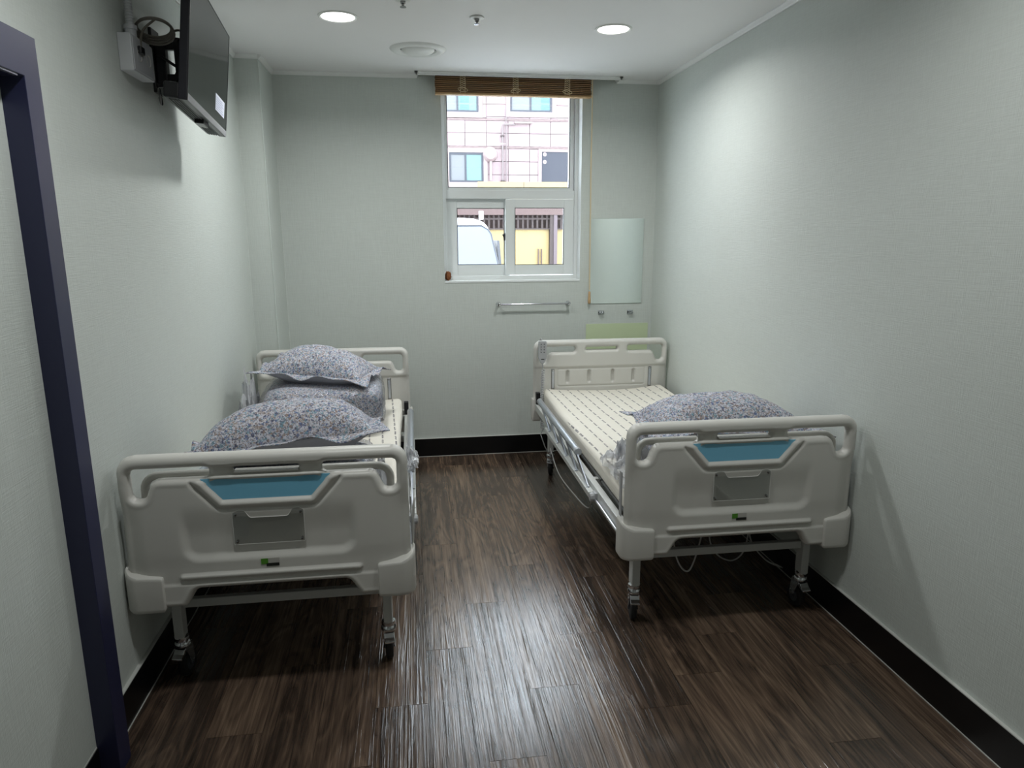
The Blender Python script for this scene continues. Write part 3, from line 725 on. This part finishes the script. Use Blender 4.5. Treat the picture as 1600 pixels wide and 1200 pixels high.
# ------------------------------------------------------------------ bedding
def pillow(w, d, t, label, seed, droop=(0, 0, 0, 0), wav=.012, bot=.42):
    """cushion body with a flat sewn flange; droop = corner drops (front-left, front-right, back-right, back-left)"""
    fl_ = .048; bw_, bd = w / 2 - fl_, d / 2 - fl_; n = 56
    def warp(u, v, z):
        a = (1 - u) * (1 - v) / 4 * droop[0] + (1 + u) * (1 - v) / 4 * droop[1] + (1 + u) * (1 + v) / 4 * droop[2] + (1 - u) * (1 + v) / 4 * droop[3]
        return z - a
    def plan(u, v):
        return bw_ * u * (1 - .055 * (1 - v * v)), bd * v * (1 - .055 * (1 - u * u))
    def h(u, v):
        a = max(0, 1 - abs(u) ** 2.4); b = max(0, 1 - abs(v) ** 2.4)
        return (a ** .60) * (b ** .60)
    def fn(sgn):
        def g(i, j):
            u, v = 2 * i - 1, 2 * j - 1; u, v = math.sin(u * PI / 2), math.sin(v * PI / 2); x, y = plan(u, v)
            f = h(u, v); nz = .012 * noise.noise(Vector((x * 7 + seed, y * 7, seed))) * f + .007 * noise.noise(Vector((x * 19 + seed, y * 19, 2))) * f * 1.2
            cr = .006 * math.sin(9 * (abs(u) * abs(v)) * 3 + seed) * (abs(u * v)) * f
            z = (t * (1 - bot) * f + nz + cr) if sgn > 0 else -t * bot * f
            return (x, y, warp(u, v, z))
        return g
    m = MB().grid(n, n, fn(1)); b = MB().grid(n, n, fn(-1)); b.f = [f[::-1] for f in b.f]; m.add(b.v, b.f)
    me = m.mesh('pillow'); bm = bmesh.new(); bm.from_mesh(me); bmesh.ops.remove_doubles(bm, verts=bm.verts, dist=.0006); bmesh.ops.recalc_face_normals(bm, faces=bm.faces); bm.to_mesh(me); bm.free()
    me.materials.append(MATS['floral_cotton']); me.materials.append(MATS['plain_cotton'])
    for k, p in enumerate(me.polygons): p.material_index = 0 if k < n * n else 1
    o = place('pillow', me, 'floral_cotton', smooth=True); tag(o, label, 'pillow', 'floral pillows')
    # flange ring
    per = []
    N = 44
    for s, fx in enumerate((lambda k: (-1 + 2 * k, -1), lambda k: (1, -1 + 2 * k), lambda k: (1 - 2 * k, 1), lambda k: (-1, 1 - 2 * k))):
        for k in range(N): per.append(fx(k / N))
    vs = []; L = len(per); R = 4
    for r in range(R + 1):
        q = r / R
        for i, (u, v) in enumerate(per):
            x, y = plan(u, v); c = min(abs(u), abs(v)); cp = max(0, (c - .8) / .2)
            ox = fl_ * q * (u if abs(u) == 1 else u * max(0, (abs(u) - .75) / .25)); oy = fl_ * q * (v if abs(v) == 1 else v * max(0, (abs(v) - .75) / .25))
            x += ox * (1 + .12 * cp) - (.012 * u if q == 0 else 0); y += oy * (1 + .12 * cp) - (.012 * v if q == 0 else 0)
            z = wav * q * (math.sin(i * 2 * PI / L * 7 + seed * 3) + .7 * math.sin(i * 2 * PI / L * 13 + seed)) + .002 * q - .008 * cp * q
            vs.append((x, y, warp(u * (1 + .15 * q), v * (1 + .15 * q), z)))
    fs = [[r * L + i, r * L + (i + 1) % L, (r + 1) * L + (i + 1) % L, (r + 1) * L + i] for r in range(R) for i in range(L)]
    f = MB().add(vs, fs).build('flange', 'floral_cotton', o, smooth=True)
    sd = f.modifiers.new('thick', 'SOLIDIFY'); sd.thickness = .004; sd.offset = 0
    return o
def quilt(sx, sy, sz, label, seed, crease=.5, wrinkle=1.0):
    n = 72
    def spow(c, e): return math.copysign(abs(c) ** e, c)
    def pos(u, v, grow=0):
        a, b = 2 * PI * u, PI * (v - .5); e1, e2 = .46, .30
        x = spow(math.cos(b), e1) * spow(math.cos(a), e2); y = spow(math.cos(b), e1) * spow(math.sin(a), e2); z = spow(math.sin(b), e1)
        p = Vector((x * (sx + grow), y * (sy + grow), z * (sz + grow)))
        q = 1 + wrinkle * (.035 * noise.noise(Vector((p.x * 5 + seed, p.y * 5, p.z * 8))) + .02 * noise.noise(Vector((p.x * 14, p.y * 14 + seed, p.z * 16))))
        cz = (crease * 2 - 1) * sz + .012 * math.sin(p.x * 8 + seed); side = max(abs(x), abs(y)) ** 6
        q -= .10 * side * math.exp(-((p.z - cz) / .016) ** 2)
        return (p.x * q, p.y * q, sz + p.z * q)
    o = MB().grid(n, 40, lambda i, j: pos(i, j)).build('folded_quilt', 'floral_cotton', smooth=True)
    tag(o, label, 'quilt', 'folded floral quilts in plastic bags')
    def pl(i, j):
        x, y, z = pos(i, j, .012); k = noise.noise(Vector((x * 9 + seed, y * 9, z * 9))); k2 = noise.noise(Vector((x * 28, y * 28, z * 28 + seed)))
        q = 1 + .022 * abs(k) + .012 * k2; return (x * q, y * q, max(-.002, sz + (z - sz) * q))
    MB().grid(96, 48, pl).build('plastic_bag', 'bag_film', o, smooth=.35)
    return o
q2 = quilt(.310, .300, .124, 'folded floral quilt in a clear bag on the left bed, beneath the rear pillow', 1.3, .42); q2.location = (-.490, 3.895, .571); q2.rotation_euler = (0, 0, .03)
p2 = pillow(.64, .46, .21, 'floral pillow lying on top of the folded quilt on the left bed', 2.1, (.0, .02, .03, -.01)); p2.location = (-.505, 3.92, .880); p2.rotation_euler = (.02, .03, -.24)
q1 = quilt(.300, .230, .086, 'plastic-wrapped floral quilt hidden under the front pillow of the left bed', 4.7, .5); q1.location = (-.480, 2.76, .571)
p1 = pillow(.74, .48, .25, 'large floral pillow nearest the footboard of the left bed', .6, (.0, -.01, .04, .05), .014); p1.location = (-.490, 2.715, .858); p1.rotation_euler = (.0, -.06, .09)
q3 = quilt(.290, .230, .078, 'plastic-wrapped floral quilt under the pillow on the right bed', 7.2, .5); q3.location = (1.270, 2.83, .571)
p3 = pillow(.76, .50, .23, 'floral pillow on the right bed, its edge behind the footboard', 3.4, (.01, .02, .04, .03), .012); p3.location = (1.310, 2.80, .818); p3.rotation_euler = (.0, .01, -.06)
# loose crumpled plastic wrap
def wrap(c, r, seed, label, n=40):
    def fn(u, v):
        x, y = 2 * u - 1, 2 * v - 1; p = Vector((x * 1.6 + seed, y * 1.6, seed * 2))
        k = abs(noise.noise(p * 1.5)) * 1.3 + abs(noise.noise(p * 3.3)) * .6 + noise.noise(p * 7) * .22
        d = noise.noise_vector(p * 1.9) * .40 + noise.noise_vector(p * 4.5) * .16
        e = max(abs(x), abs(y)); return ((x + d.x) * r[0], (y + d.y) * r[1], (1.15 * (1 - e * e * .9) * (.45 + k) + .15 * d.z) * r[2])
    o = MB().grid(n, n, fn).build('plastic_wrap', 'film', smooth=.3, loc=c); return tag(o, label, 'plastic wrap', 'loose clear plastic wrap')
wrap((.905, 2.80, .572), (.075, .20, .13), 1.1, 'crumpled clear plastic wrap on the mattress corner behind the right footboard')
wrap((-.140, 2.54, .575), (.065, .13, .15), 5.2, 'crumpled clear plastic wrap beside the front pillow of the left bed')
wrap((-.035, 3.19, .545), (.040, .10, .06), 8.3, 'small tuft of clear plastic wrap on the aisle side rail of the left bed')
wrap((-.865, 3.76, .60), (.055, .12, .20), 9.6, 'crumpled clear plastic wrap between the quilt and the left wall')

# ------------------------------------------------------------------ bed remote and cables
rm = thing('bed_remote', (.842, 4.515, .76), 'grey bed remote hanging on the right headboard with a coiled cord', 'remote control')
rb = MB().prism(fillet([(-.026, .03, .012), (-.010, -.004, .010), (.012, -.004, .010), (.027, .03, .012), (.027, .145, .008), (-.026, .145, .008)], 5), 'y', -.012, .012).build('handset', 'remote_grey', rm, bevel=.003)
for i in range(2):
    for j in range(4): MB().lathe([(.0035, -.012), (.0035, -.0145), (.001, -.015)], (-.010 + i * .020, 0, .125 - j * .018), 10, 'y').build('button', 'button_dark', rb, smooth=SM)
MB().box(-.010, .012, -.0132, -.012, .022, .027).build('logo_mark', 'logo_dark', rb)
MB().tube([(0, .012, .12), (0, .03, .152), (0, .06, .152), (0, .085, .135)], .004, 8).build('hook', 'remote_grey', rm, smooth=SM)
pts = [Vector((0, 0, -.004)), Vector((.004, -.005, -.045)), Vector((-.004, -.015, -.075))]
coil = [pts[0], pts[1]]
turns, nn = 34, 34 * 9
for k in range(nn):
    f = k / nn; a = 2 * PI * turns * f; c = Vector((.006 - .045 * f + .02 * f * f, -.012 - .10 * f, -.05 - .37 * f)); coil.append(c + Vector((math.cos(a) * .010, math.sin(a) * .010, 0)))
end = coil[-1]
coil += [Vector((-.030, -.12, -.46)), Vector((-.005, -.15, -.54)), Vector((.03, -.13, -.60)), Vector((.09, -.02, -.57))]
MB().tube(coil, .0034, 6).build('coiled_cord', 'remote_grey', rm, smooth=SM)
def spline(P, n=14):
    P = [Vector(p) for p in P]; P = [P[0] * 2 - P[1]] + P + [P[-1] * 2 - P[-2]]; out = []
    for i in range(1, len(P) - 2):
        a, b, c, d = P[i - 1:i + 3]
        for k in range(n):
            t = k / n; out.append(.5 * ((2 * b) + (c - a) * t + (2 * a - 5 * b + 4 * c - d) * t * t + (3 * b - a - 3 * c + d) * t ** 3))
    return out + [P[-2]]
def cable(P, r, mat, label):
    o = MB().tube(spline(P), r, 8).build('power_cable', mat, smooth=SM); return tag(o, label, 'cable', 'white bed cables')
cable([(.878, 4.40, .20), (.900, 4.22, .085), (.93, 3.9, .06), (.90, 3.45, .16), (.83, 3.12, .385), (.805, 3.0, .43)], .0035, 'cable_white', 'thin white cable drooping along the aisle side of the right bed')
cable([(1.10, 2.78, .40), (1.12, 2.75, .20), (1.18, 2.75, .125), (1.23, 2.76, .25), (1.27, 2.8, .40)], .0035, 'cable_white', 'white cable loop hanging lowest under the front of the right bed')
cable([(1.33, 2.95, .40), (1.35, 2.9, .17), (1.43, 2.88, .095), (1.51, 2.90, .12), (1.54, 2.92, .24), (1.53, 2.98, .36)], .0035, 'cable_white', 'white cable curled under the middle of the right bed')
cable([(1.56, 2.96, .38), (1.54, 2.90, .20), (1.60, 2.86, .10), (1.68, 2.84, .06), (1.71, 2.95, .02)], .0035, 'cable_white', 'white cable running to the right wall behind the rear right caster leg')
cable([(-.040, 2.55, .60), (-.022, 2.47, .575), (-.018, 2.46, .64), (-.014, 2.45, .655), (-.021, 2.44, .62), (-.023, 2.44, .54), (-.027, 2.45, .47), (-.035, 2.47, .44)], .004, 'cable_white', 'white cord dangling at the aisle corner of the left bed')

# ------------------------------------------------------------------ television, mount, outlet box
tv = thing('wall_television', (-.759, 3.124, 2.257), 'slim black television on a swing arm high on the left wall', 'television')
n_, s_, u_ = Vector((0.99209331, 0.0625847, -0.10878429)), Vector((-0.06788412, 0.9966455, -0.04571088)), Vector((0.10555857, 0.05273419, 0.99301384))
TM = Matrix.Identity(4)
for i in range(3): TM[i][0] = n_[i]; TM[i][1] = s_[i]; TM[i][2] = u_[i]; TM[i][3] = (-.759, 3.124, 2.257)[i]
tv.matrix_world = TM
MB().box(-.030, -.001, -.365, .365, -.215, .215).build('tv_body', 'tv_navy', tv, bevel=.003)
MB().box(-.0015, .0, -.361, .361, -.198, .211).build('screen', 'screen', tv)
rg = MB(); rg.box(-.002, .0012, -.365, -.361, -.215, .215).box(-.002, .0012, .361, .365, -.215, .215).box(-.002, .0012, -.361, .361, .211, .215).box(-.002, .0012, -.361, .361, -.215, -.198)
rg.build('bezel', 'tv_black', tv, bevel=.0006)
MB().box(-.080, -.028, -.362, .355, -.213, -.158).box(-.048, -.028, -.20, .20, -.158, .12).build('rear_housing', 'tv_black', tv, bevel=.006)
gr = MB()
for k in range(5): gr.box(-.066 + k * .010, -.062 + k * .010, -.34, .34, -.2165, -.213)
gr.build('speaker_grille', 'deck_grey', tv)
MB().box(-.05, -.015, -.02, .075, -.232, -.213).build('sensor_box', 'tv_black', tv, bevel=.003)
MB().box(0, .0016, -.36, .36, -.214, -.190).build('protective_film', 'film', tv)
st = MB().box(0, .0008, .115, .305, -.146, -.080).build('energy_sticker', 'sticker', tv)
for k in range(6): MB().box(.0006, .0011, .13, .29 - .02 * (k % 3), -.138 + k * .009, -.1365 + k * .009).build('sticker_line', 'sticker_ink', st)
mt = thing('tv_wall_mount', (XL, 3.17, 2.27), 'black swing arm bracket between the left wall and the television', 'wall mount')
MB().box(0, .012, -.04, .05, -.12, .12).build('wall_plate', 'dark_plastic', mt, bevel=.003)
MB().box(.012, .10, -.012, .012, -.075, -.045).box(.012, .10, -.012, .012, .045, .075).box(.012, .05, -.02, .02, -.09, .09).build('arm', 'dark_plastic', mt, bevel=.003)
MB().tube([(.10, -.02, -.085), (.10, -.02, .085)], .016, 12).build('pivot_pin', 'dark_plastic', mt, smooth=SM)
MB().tube([(.03, -.09, -.105), (.10, -.02, -.085), (.158, .03, -.07)], .009, 8).tube([(.03, .05, -.09), (.15, -.06, .03)], .006, 8).tube([(.03, -.05, .02), (.15, .05, -.06)], .006, 8).box(.085, .15, -.035, -.015, -.07, -.045).box(.085, .15, -.035, -.015, .045, .07).build('forearm', 'dark_plastic', mt, bevel=.002)
MB().box(.150, .166, -.10, .10, -.09, .09).box(.145, .168, -.11, -.085, -.12, .12).box(.145, .168, .085, .11, -.12, .12).build('tv_plate', 'dark_plastic', mt, bevel=.002)
MB().tube([(.02, -.05, -.10), (.03, -.06, -.14), (.028, -.05, -.165), (.022, -.045, -.14)], .006, 8).build('lock_hook', 'steel', mt, smooth=SM)
cl = MB()
A_, B_ = Vector((.956, .293, 0)), Vector((.26, -.88, .40))
for k in range(4):
    cl.tube([A_ * math.cos(a) * (.066 - .003 * k) + B_ * math.sin(a) * (.066 - .003 * k) + Vector((0, 0, .005 * k + .003 * math.sin(a + k))) for a in [2 * PI * j / 30 for j in range(30)]], .0042, 8, closed=True)
cl.tube(spline([(.02, -.05, .03), (-.02, -.06, -.01), (-.03, -.07, -.06), (-.022, -.075, -.10)]), .0042, 8).tube(spline([(.05, .03, .01), (.075, .05, .02), (.11, .07, 0)]), .0042, 8)
o = cl.build('coiled_cable', 'cable_grey', smooth=SM, loc=(-.905, 2.955, 2.328)); tag(o, 'coil of grey cable resting on the television mount', 'cable')
ob = thing('outlet_box', (XL, 2.905, 2.225), 'white surface outlet box on the left wall beside the television', 'outlet box')
MB().box(0, .046, -.105, .105, -.062, .062).build('box_body', 'box_white', ob, bevel=.003)
fp = MB().box(.046, .049, -.098, .098, -.056, .056).build('face_plate', 'box_white', ob, bevel=.001)
for y in (-.045, .045): 
    MB().lathe([(.020, .049), (.022, .051), (.019, .0515), (.017, .047), (.001, .047)], (0, y, .0), 20, 'x').build('socket', 'frost_grey', fp, smooth=SM)
MB().box(.049, .062, -.06, -.02, .005, .03).build('plug', 'dark_plastic', fp, bevel=.003)
MB().lathe([(.019, .062), (.019, .085), (.022, .086), (.022, .100), (.016, .102)], (.026, -.04, 0), 18, capped=True).build('conduit_fitting', 'box_white', ob, smooth=SM)
rib = []
for k in range(64): z = .10 + k * .0048; rib.append((.0145 if k % 2 else .0125, z))
MB().lathe(rib, (.026, -.04, 0), 16).build('conduit', 'box_white', ob, smooth=SM)

# ================================================================== OUTSIDE
GZ = -.22
struct(MB().box(-12, 14, D + .25, 18.2, GZ - .1, GZ).build('ground', 'asphalt'), 'pale paved yard outside the window', 'ground')
FY = 18.0
ap = thing('apartment_building', (2.4, FY, GZ), 'pinkish granite building seen through the upper window pane', 'building')
def ab(mb, name, mat, parent=None, bevel=0, smooth=False):
    mb.v = [(x - 2.4, y - FY, z - GZ) for x, y, z in mb.v]; return mb.build(name, mat, parent or ap, smooth, bevel)
TX0, TX1, TZ0, TZ1 = -1.8, 6.8, 1.66, 6.30
wins = [(.70, 1.75, 4.47, 5.40, 1.24), (2.52, 3.565, 4.50, 5.42, 3.033), (1.007, 1.855, 2.835, 3.54, 1.414), (5.0, 6.0, 4.48, 5.40, 5.5), (-1.2, -.2, 4.48, 5.40, -.7)]
door = (3.31, 4.25, 1.70, 3.575)
sur = [(a - .10, b + .10, c - .12, d + .10) for a, b, c, d, e in wins] + [(door[0] - .08, door[1] + .08, door[2] - .1, door[3] + .06)]
bk = MB().box(TX0, TX1, FY + .03, FY + .5, TZ0, TZ1); ab(bk, 'wall_core', 'joint_dark')
ab(MB().box(-9, TX0, FY, FY + .5, GZ, 8.2).box(TX1, 13, FY, FY + .5, GZ, 8.2).box(TX0, TX1, FY, FY + .5, GZ, TZ0).box(TX0, TX1, FY, FY + .5, TZ1, 8.2), 'wall_far', 'granite_far')
bands = [4.313, 3.664]
rows = [1.66, 2.0, 2.36, 2.70, 3.02, 3.333, 3.64]; r2 = [3.69, 3.999, 4.29]; r3 = [4.335, 4.669, 5.0, 5.33, 5.66, 5.98, 6.30]
cols = [1.408 + .532 * k for k in range(-6, 11)]
def cut(rects, hole):
    out = []
    for a, b, c, d in rects:
        p, q, r, s = hole
        if b <= p or a >= q or d <= r or c >= s: out.append((a, b, c, d)); continue
        if c < r: out.append((a, b, c, r))
        if d > s: out.append((a, b, s, d))
        if a < p: out.append((a, p, max(c, r), min(d, s)))
        if b > q: out.append((q, b, max(c, r), min(d, s)))
    return out
tc = {}
for R_ in (rows, r2, r3):
    for z0, z1 in zip(R_[:-1], R_[1:]):
        for x0, x1 in zip(cols[:-1], cols[1:]):
            x0_, x1_ = max(x0, TX0), min(x1, TX1)
            rs = [(x0_, x1_, z0, z1)]
            for h in sur: rs = cut(rs, h)
            for a, b, c, d in rs:
                if b - a < .03 or d - c < .03: continue
                key = (round(b - a, 3), round(d - c, 3))
                if key not in tc: tc[key] = MB().box(-key[0] / 2 + .006, key[0] / 2 - .006, 0, .03, -key[1] / 2 + .006, key[1] / 2 - .006).mesh('granite_tile')
                place('granite_tile', tc[key], 'granite', ap, loc=((a + b) / 2 - 2.4, rnd.uniform(-.003, .003), (c + d) / 2 - GZ))
for z in bands:
    m = MB(); n = 160
    m.grid(n, 2, lambda i, j, z=z: (TX0 + (TX1 - TX0) * i, FY - .012 - .012 * abs(noise.noise(Vector((i * 90, j * 3, z)))), z - .026 + .052 * j + .010 * noise.noise(Vector((i * 120, z, j)))))
    ab(m, 'rough_band', 'band_rough')
for (a, b, c, d, mid) in wins:
    s = MB(); s.box(a - .10, a, FY - .02, FY + .06, c - .12, d + .10).box(b, b + .10, FY - .02, FY + .06, c - .12, d + .10).box(a, b, FY - .03, FY + .06, c - .12, c).box(a, b, FY - .02, FY + .06, d, d + .10)
    wo = ab(s, 'window', 'stone_trim')
    f = ring(a, b, c, d, .05, .045, .05, FY - .005, FY + .04); f.box(mid - .022, mid + .022, FY - .004, FY + .04, c, d); ab(f, 'frame', 'alu_navy', wo)
    ab(MB().box(a + .05, mid - .022, FY + .015, FY + .02, c + .045, d - .05), 'pane', 'pane_white', wo); ab(MB().box(mid + .022, b - .05, FY + .01, FY + .015, c + .045, d - .05), 'pane', 'pane_teal', wo)
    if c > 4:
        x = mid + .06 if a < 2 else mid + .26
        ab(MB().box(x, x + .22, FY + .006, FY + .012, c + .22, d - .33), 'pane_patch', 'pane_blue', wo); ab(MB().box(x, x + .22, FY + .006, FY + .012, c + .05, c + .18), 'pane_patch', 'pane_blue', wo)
s = MB(); s.box(door[0] - .08, door[0], FY - .02, FY + .06, door[2], door[3] + .06).box(door[1], door[1] + .08, FY - .02, FY + .06, door[2], door[3] + .06).box(door[0], door[1], FY - .02, FY + .06, door[3], door[3] + .06)
do = ab(s, 'door_surround', 'stone_trim'); ab(MB().box(door[0], door[1], FY, FY + .05, door[2], door[3]), 'door_panel', 'door_navy', do)
for z in (3.515, 3.335):
    ab(MB().lathe([(.001, -.004), (.03, -.004), (.045, -.004), (.048, 0)], (3.39, FY - .001, z), 20, 'y'), 'round_sticker', 'stone_trim', do); ab(MB().box(3.385, 3.397, FY - .008, FY - .004, z - .025, z + .025), 'sticker_mark', 'alu_navy', do)
ab(MB().tube([(2.325, FY - .06, 1.7), (2.325, FY - .06, 4.10), (2.345, FY - .06, 4.20), (2.65, FY - .06, 4.20)], .022, 8), 'gas_pipe', 'pipe_grey', smooth=SM)
ab(MB().tube([(2.415, FY - .05, 1.7), (2.415, FY - .05, 4.6)], .012, 8), 'cable_duct', 'pipe_grey', smooth=SM)
for z in (2.87, 3.93): ab(MB().box(2.28, 2.37, FY - .09, FY, z - .015, z + .015), 'pipe_clamp', 'brown_dark')
ab(MB().lathe([(.001, -.16), (.12, -.15), (.17, -.08), (.18, 0)], (2.02, FY, 3.50), 20, 'y').tube([(2.03, FY - .06, 3.36), (2.03, FY - .05, 2.88)], .03, 8), 'wall_lamp', 'stone_trim', smooth=SM)
ab(MB().box(2.62, 3.05, FY - .10, FY, 4.225, 4.265), 'lamp_shelf', 'stone_trim')

# carport with yellow fascia, slatted panel and doors
CY = 11.0
cp = thing('carport', (1.9, CY, GZ), 'brown framed carport with a yellow fascia and yellow doors beyond the van', 'carport')
def cb(mb, name, mat, parent=None, bevel=0, smooth=False):
    mb.v = [(x - 1.9, y - CY, z - GZ) for x, y, z in mb.v]; return mb.build(name, mat, parent or cp, smooth, bevel)
cb(MB().box(1.037, 5.2, CY - .06, CY, 2.13, 2.362), 'fascia', 'yellow')
for x in (1.74, 2.45, 3.2, 3.95, 4.7): cb(MB().box(x - .004, x + .004, CY - .064, CY - .058, 2.13, 2.362), 'fascia_joint', 'brown')
cb(MB().box(-2.4, 5.2, CY - .05, CY + .10, 1.875, 2.13), 'beam', 'brown')
cb(MB().box(-2.4, 5.2, CY + .0, CY + 2.5, 2.10, 2.16), 'roof_sheet', 'brown_dark')
cb(MB().box(-2.4, 5.2, CY + .02, CY + .06, 1.805, 1.83), 'rail', 'brown_dark'); cb(MB().box(-2.4, 5.2, CY + .02, CY + .06, 1.655, 1.675), 'rail', 'brown_dark')
x = -2.35
while x < 5.1:
    cb(MB().box(x, x + .028, CY + .03, CY + .05, 1.66, 1.875), 'slat', 'brown_dark'); x += .0755
cb(MB().box(-2.4, 5.2, CY + .30, CY + .34, 1.66, 2.13), 'back_boarding', 'brown')
for px in (-1.2, 2.185, 4.6):
    po = cb(MB().box(px - .025, px + .03, CY - .02, CY + .10, GZ, 1.88), 'post', 'brown_dark'); cb(MB().box(px + .03, px + .085, CY - .04, CY + .10, GZ, 1.95), 'post_cover', 'mauve_post', po)
for a, b in ((.60, 1.55), (1.555, 2.155), (2.275, 3.3), (3.31, 4.5)):
    dp = cb(MB().box(a, b, CY + .06, CY + .10, GZ, 1.655), 'door_leaf', 'yellow')
    if a in (1.555,):
        for hx in (1.985, 2.035): cb(MB().tube([(hx, CY + .03, .95), (hx, CY + .03, 1.36)], .010, 8), 'handle', 'brown', dp, smooth=SM)

# white van
van = thing('white_van', (.03, 8.9, GZ), 'white van parked nose-on just outside the left sash of the window', 'van')
def vb(mb, name, mat, parent=None, bevel=0, smooth=False):
    mb.v = [(x - .03, y - 8.9, z - GZ) for x, y, z in mb.v]; return mb.build(name, mat, parent or van, smooth, bevel)
sec = [(6.76, .80, .30, .62, .78), (6.82, .88, .55, .78, .84), (7.0, .92, .80, .93, .86), (7.18, .945, .92, 1.03, .88), (7.45, .95, .95, 1.36, .86), (7.72, .95, .95, 1.665, .83), (7.86, .95, .95, 1.735, .82), (8.3, .95, .95, 1.775, .82), (10.2, .95, .95, 1.775, .82), (10.55, .94, .95, 1.74, .80), (10.7, .90, .90, 1.60, .76)]
def vsec(y, hw, zb, zt, ht):
    pts = [(-.80, -.02), (-hw + .02, .05), (-hw, .25), (-hw, zb)]
    pts += [(-hw + (hw - ht) * k / 3, zb + (zt - .07 - zb) * k / 3) for k in (1, 2, 3)]
    pts += [(-ht + .03, zt - .035), (-ht + .12, zt - .01), (-.4, zt + .008), (0, zt + .012)]
    pts += [(-x, z) for x, z in pts[::-1][1:]]
    return [(.03 + x, y, z) for x, z in pts]
m = MB(); S = [vsec(*s) for s in sec]; n = len(S[0]); vs = [p for s in S for p in s]
fs = [[j * n + i, j * n + (i + 1) % n, (j + 1) * n + (i + 1) % n, (j + 1) * n + i] for j in range(len(S) - 1) for i in range(n)] + [list(range(n)), list(range((len(S) - 1) * n, len(S) * n))[::-1]]
m.add(vs, fs); vb(m, 'body', 'van_white', smooth=.6)
def ws(i, j):
    y = 7.20 + .54 * j; z = 1.05 + (1.668 - 1.05) * j; hw = .905 - .085 * j; c = 1
    x = (2 * i - 1); xx = math.copysign(1 - (1 - abs(x)) ** 1.0, x) * hw
    if j > .86: xx *= 1 - .10 * ((j - .86) / .14) ** 2
    return (.03 + xx, y - .022 - .02 * (1 - x * x), z + .012)
vb(MB().grid(24, 14, ws), 'windscreen', 'van_glass', smooth=True)
sealp = [ws(i / 24, 0) for i in range(25)] + [ws(1, j / 14) for j in range(1, 15)] + [ws(1 - i / 24, 1) for i in range(1, 25)] + [ws(0, 1 - j / 14) for j in range(1, 14)]
vb(MB().tube(sealp, .009, 6, closed=True), 'windscreen_seal', 'van_dark', smooth=SM)
vb(MB().tube([(.55, 7.19, 1.07), (.25, 7.30, 1.17), (-.1, 7.33, 1.20)], .009, 6).tube([(-.1, 7.19, 1.07), (-.4, 7.30, 1.17), (-.7, 7.33, 1.19)], .009, 6), 'wipers', 'van_dark', smooth=SM)
vb(MB().box(.765, .815, 7.98, 7.99, 1.75, 1.84), 'roof_tag', 'van_white', bevel=.003)
for s in (-1, 1):
    mm = vb(MB().box(.03 + s * 1.06 - .08, .03 + s * 1.06 + .08, 7.42, 7.50, .98, 1.18).tube([(.03 + s * .93, 7.5, 1.02), (.03 + s * 1.05, 7.47, 1.04)], .025, 8), 'side_mirror', 'van_white', bevel=.02)
    vb(MB().box(.03 + s * .68 - .16, .03 + s * .68 + .16, 6.80, 6.86, .48, .68), 'headlamp', 'van_lamp', bevel=.02)
    vb(MB().prism([(7.62, 1.02), (8.6, 1.02), (8.6, 1.52), (7.95, 1.52)], 'x', .03 + s * .935 - .004, .03 + s * .955 + .004), 'side_window', 'van_dark')
    for y in (7.35, 9.9): vb(MB().lathe([(.14, -.10), (.30, -.11), (.33, -.08), (.33, .08), (.30, .11), (.14, .10)], (.03 + s * .84, y, GZ + .33), 28, 'x', True), 'wheel', 'rubber', smooth=SM)
vb(MB().box(-.55, .61, 6.77, 6.80, .36, .52), 'grille', 'van_dark'); vb(MB().box(-.82, .88, 6.70, 6.80, .02, .28), 'bumper', 'van_dark', bevel=.03)
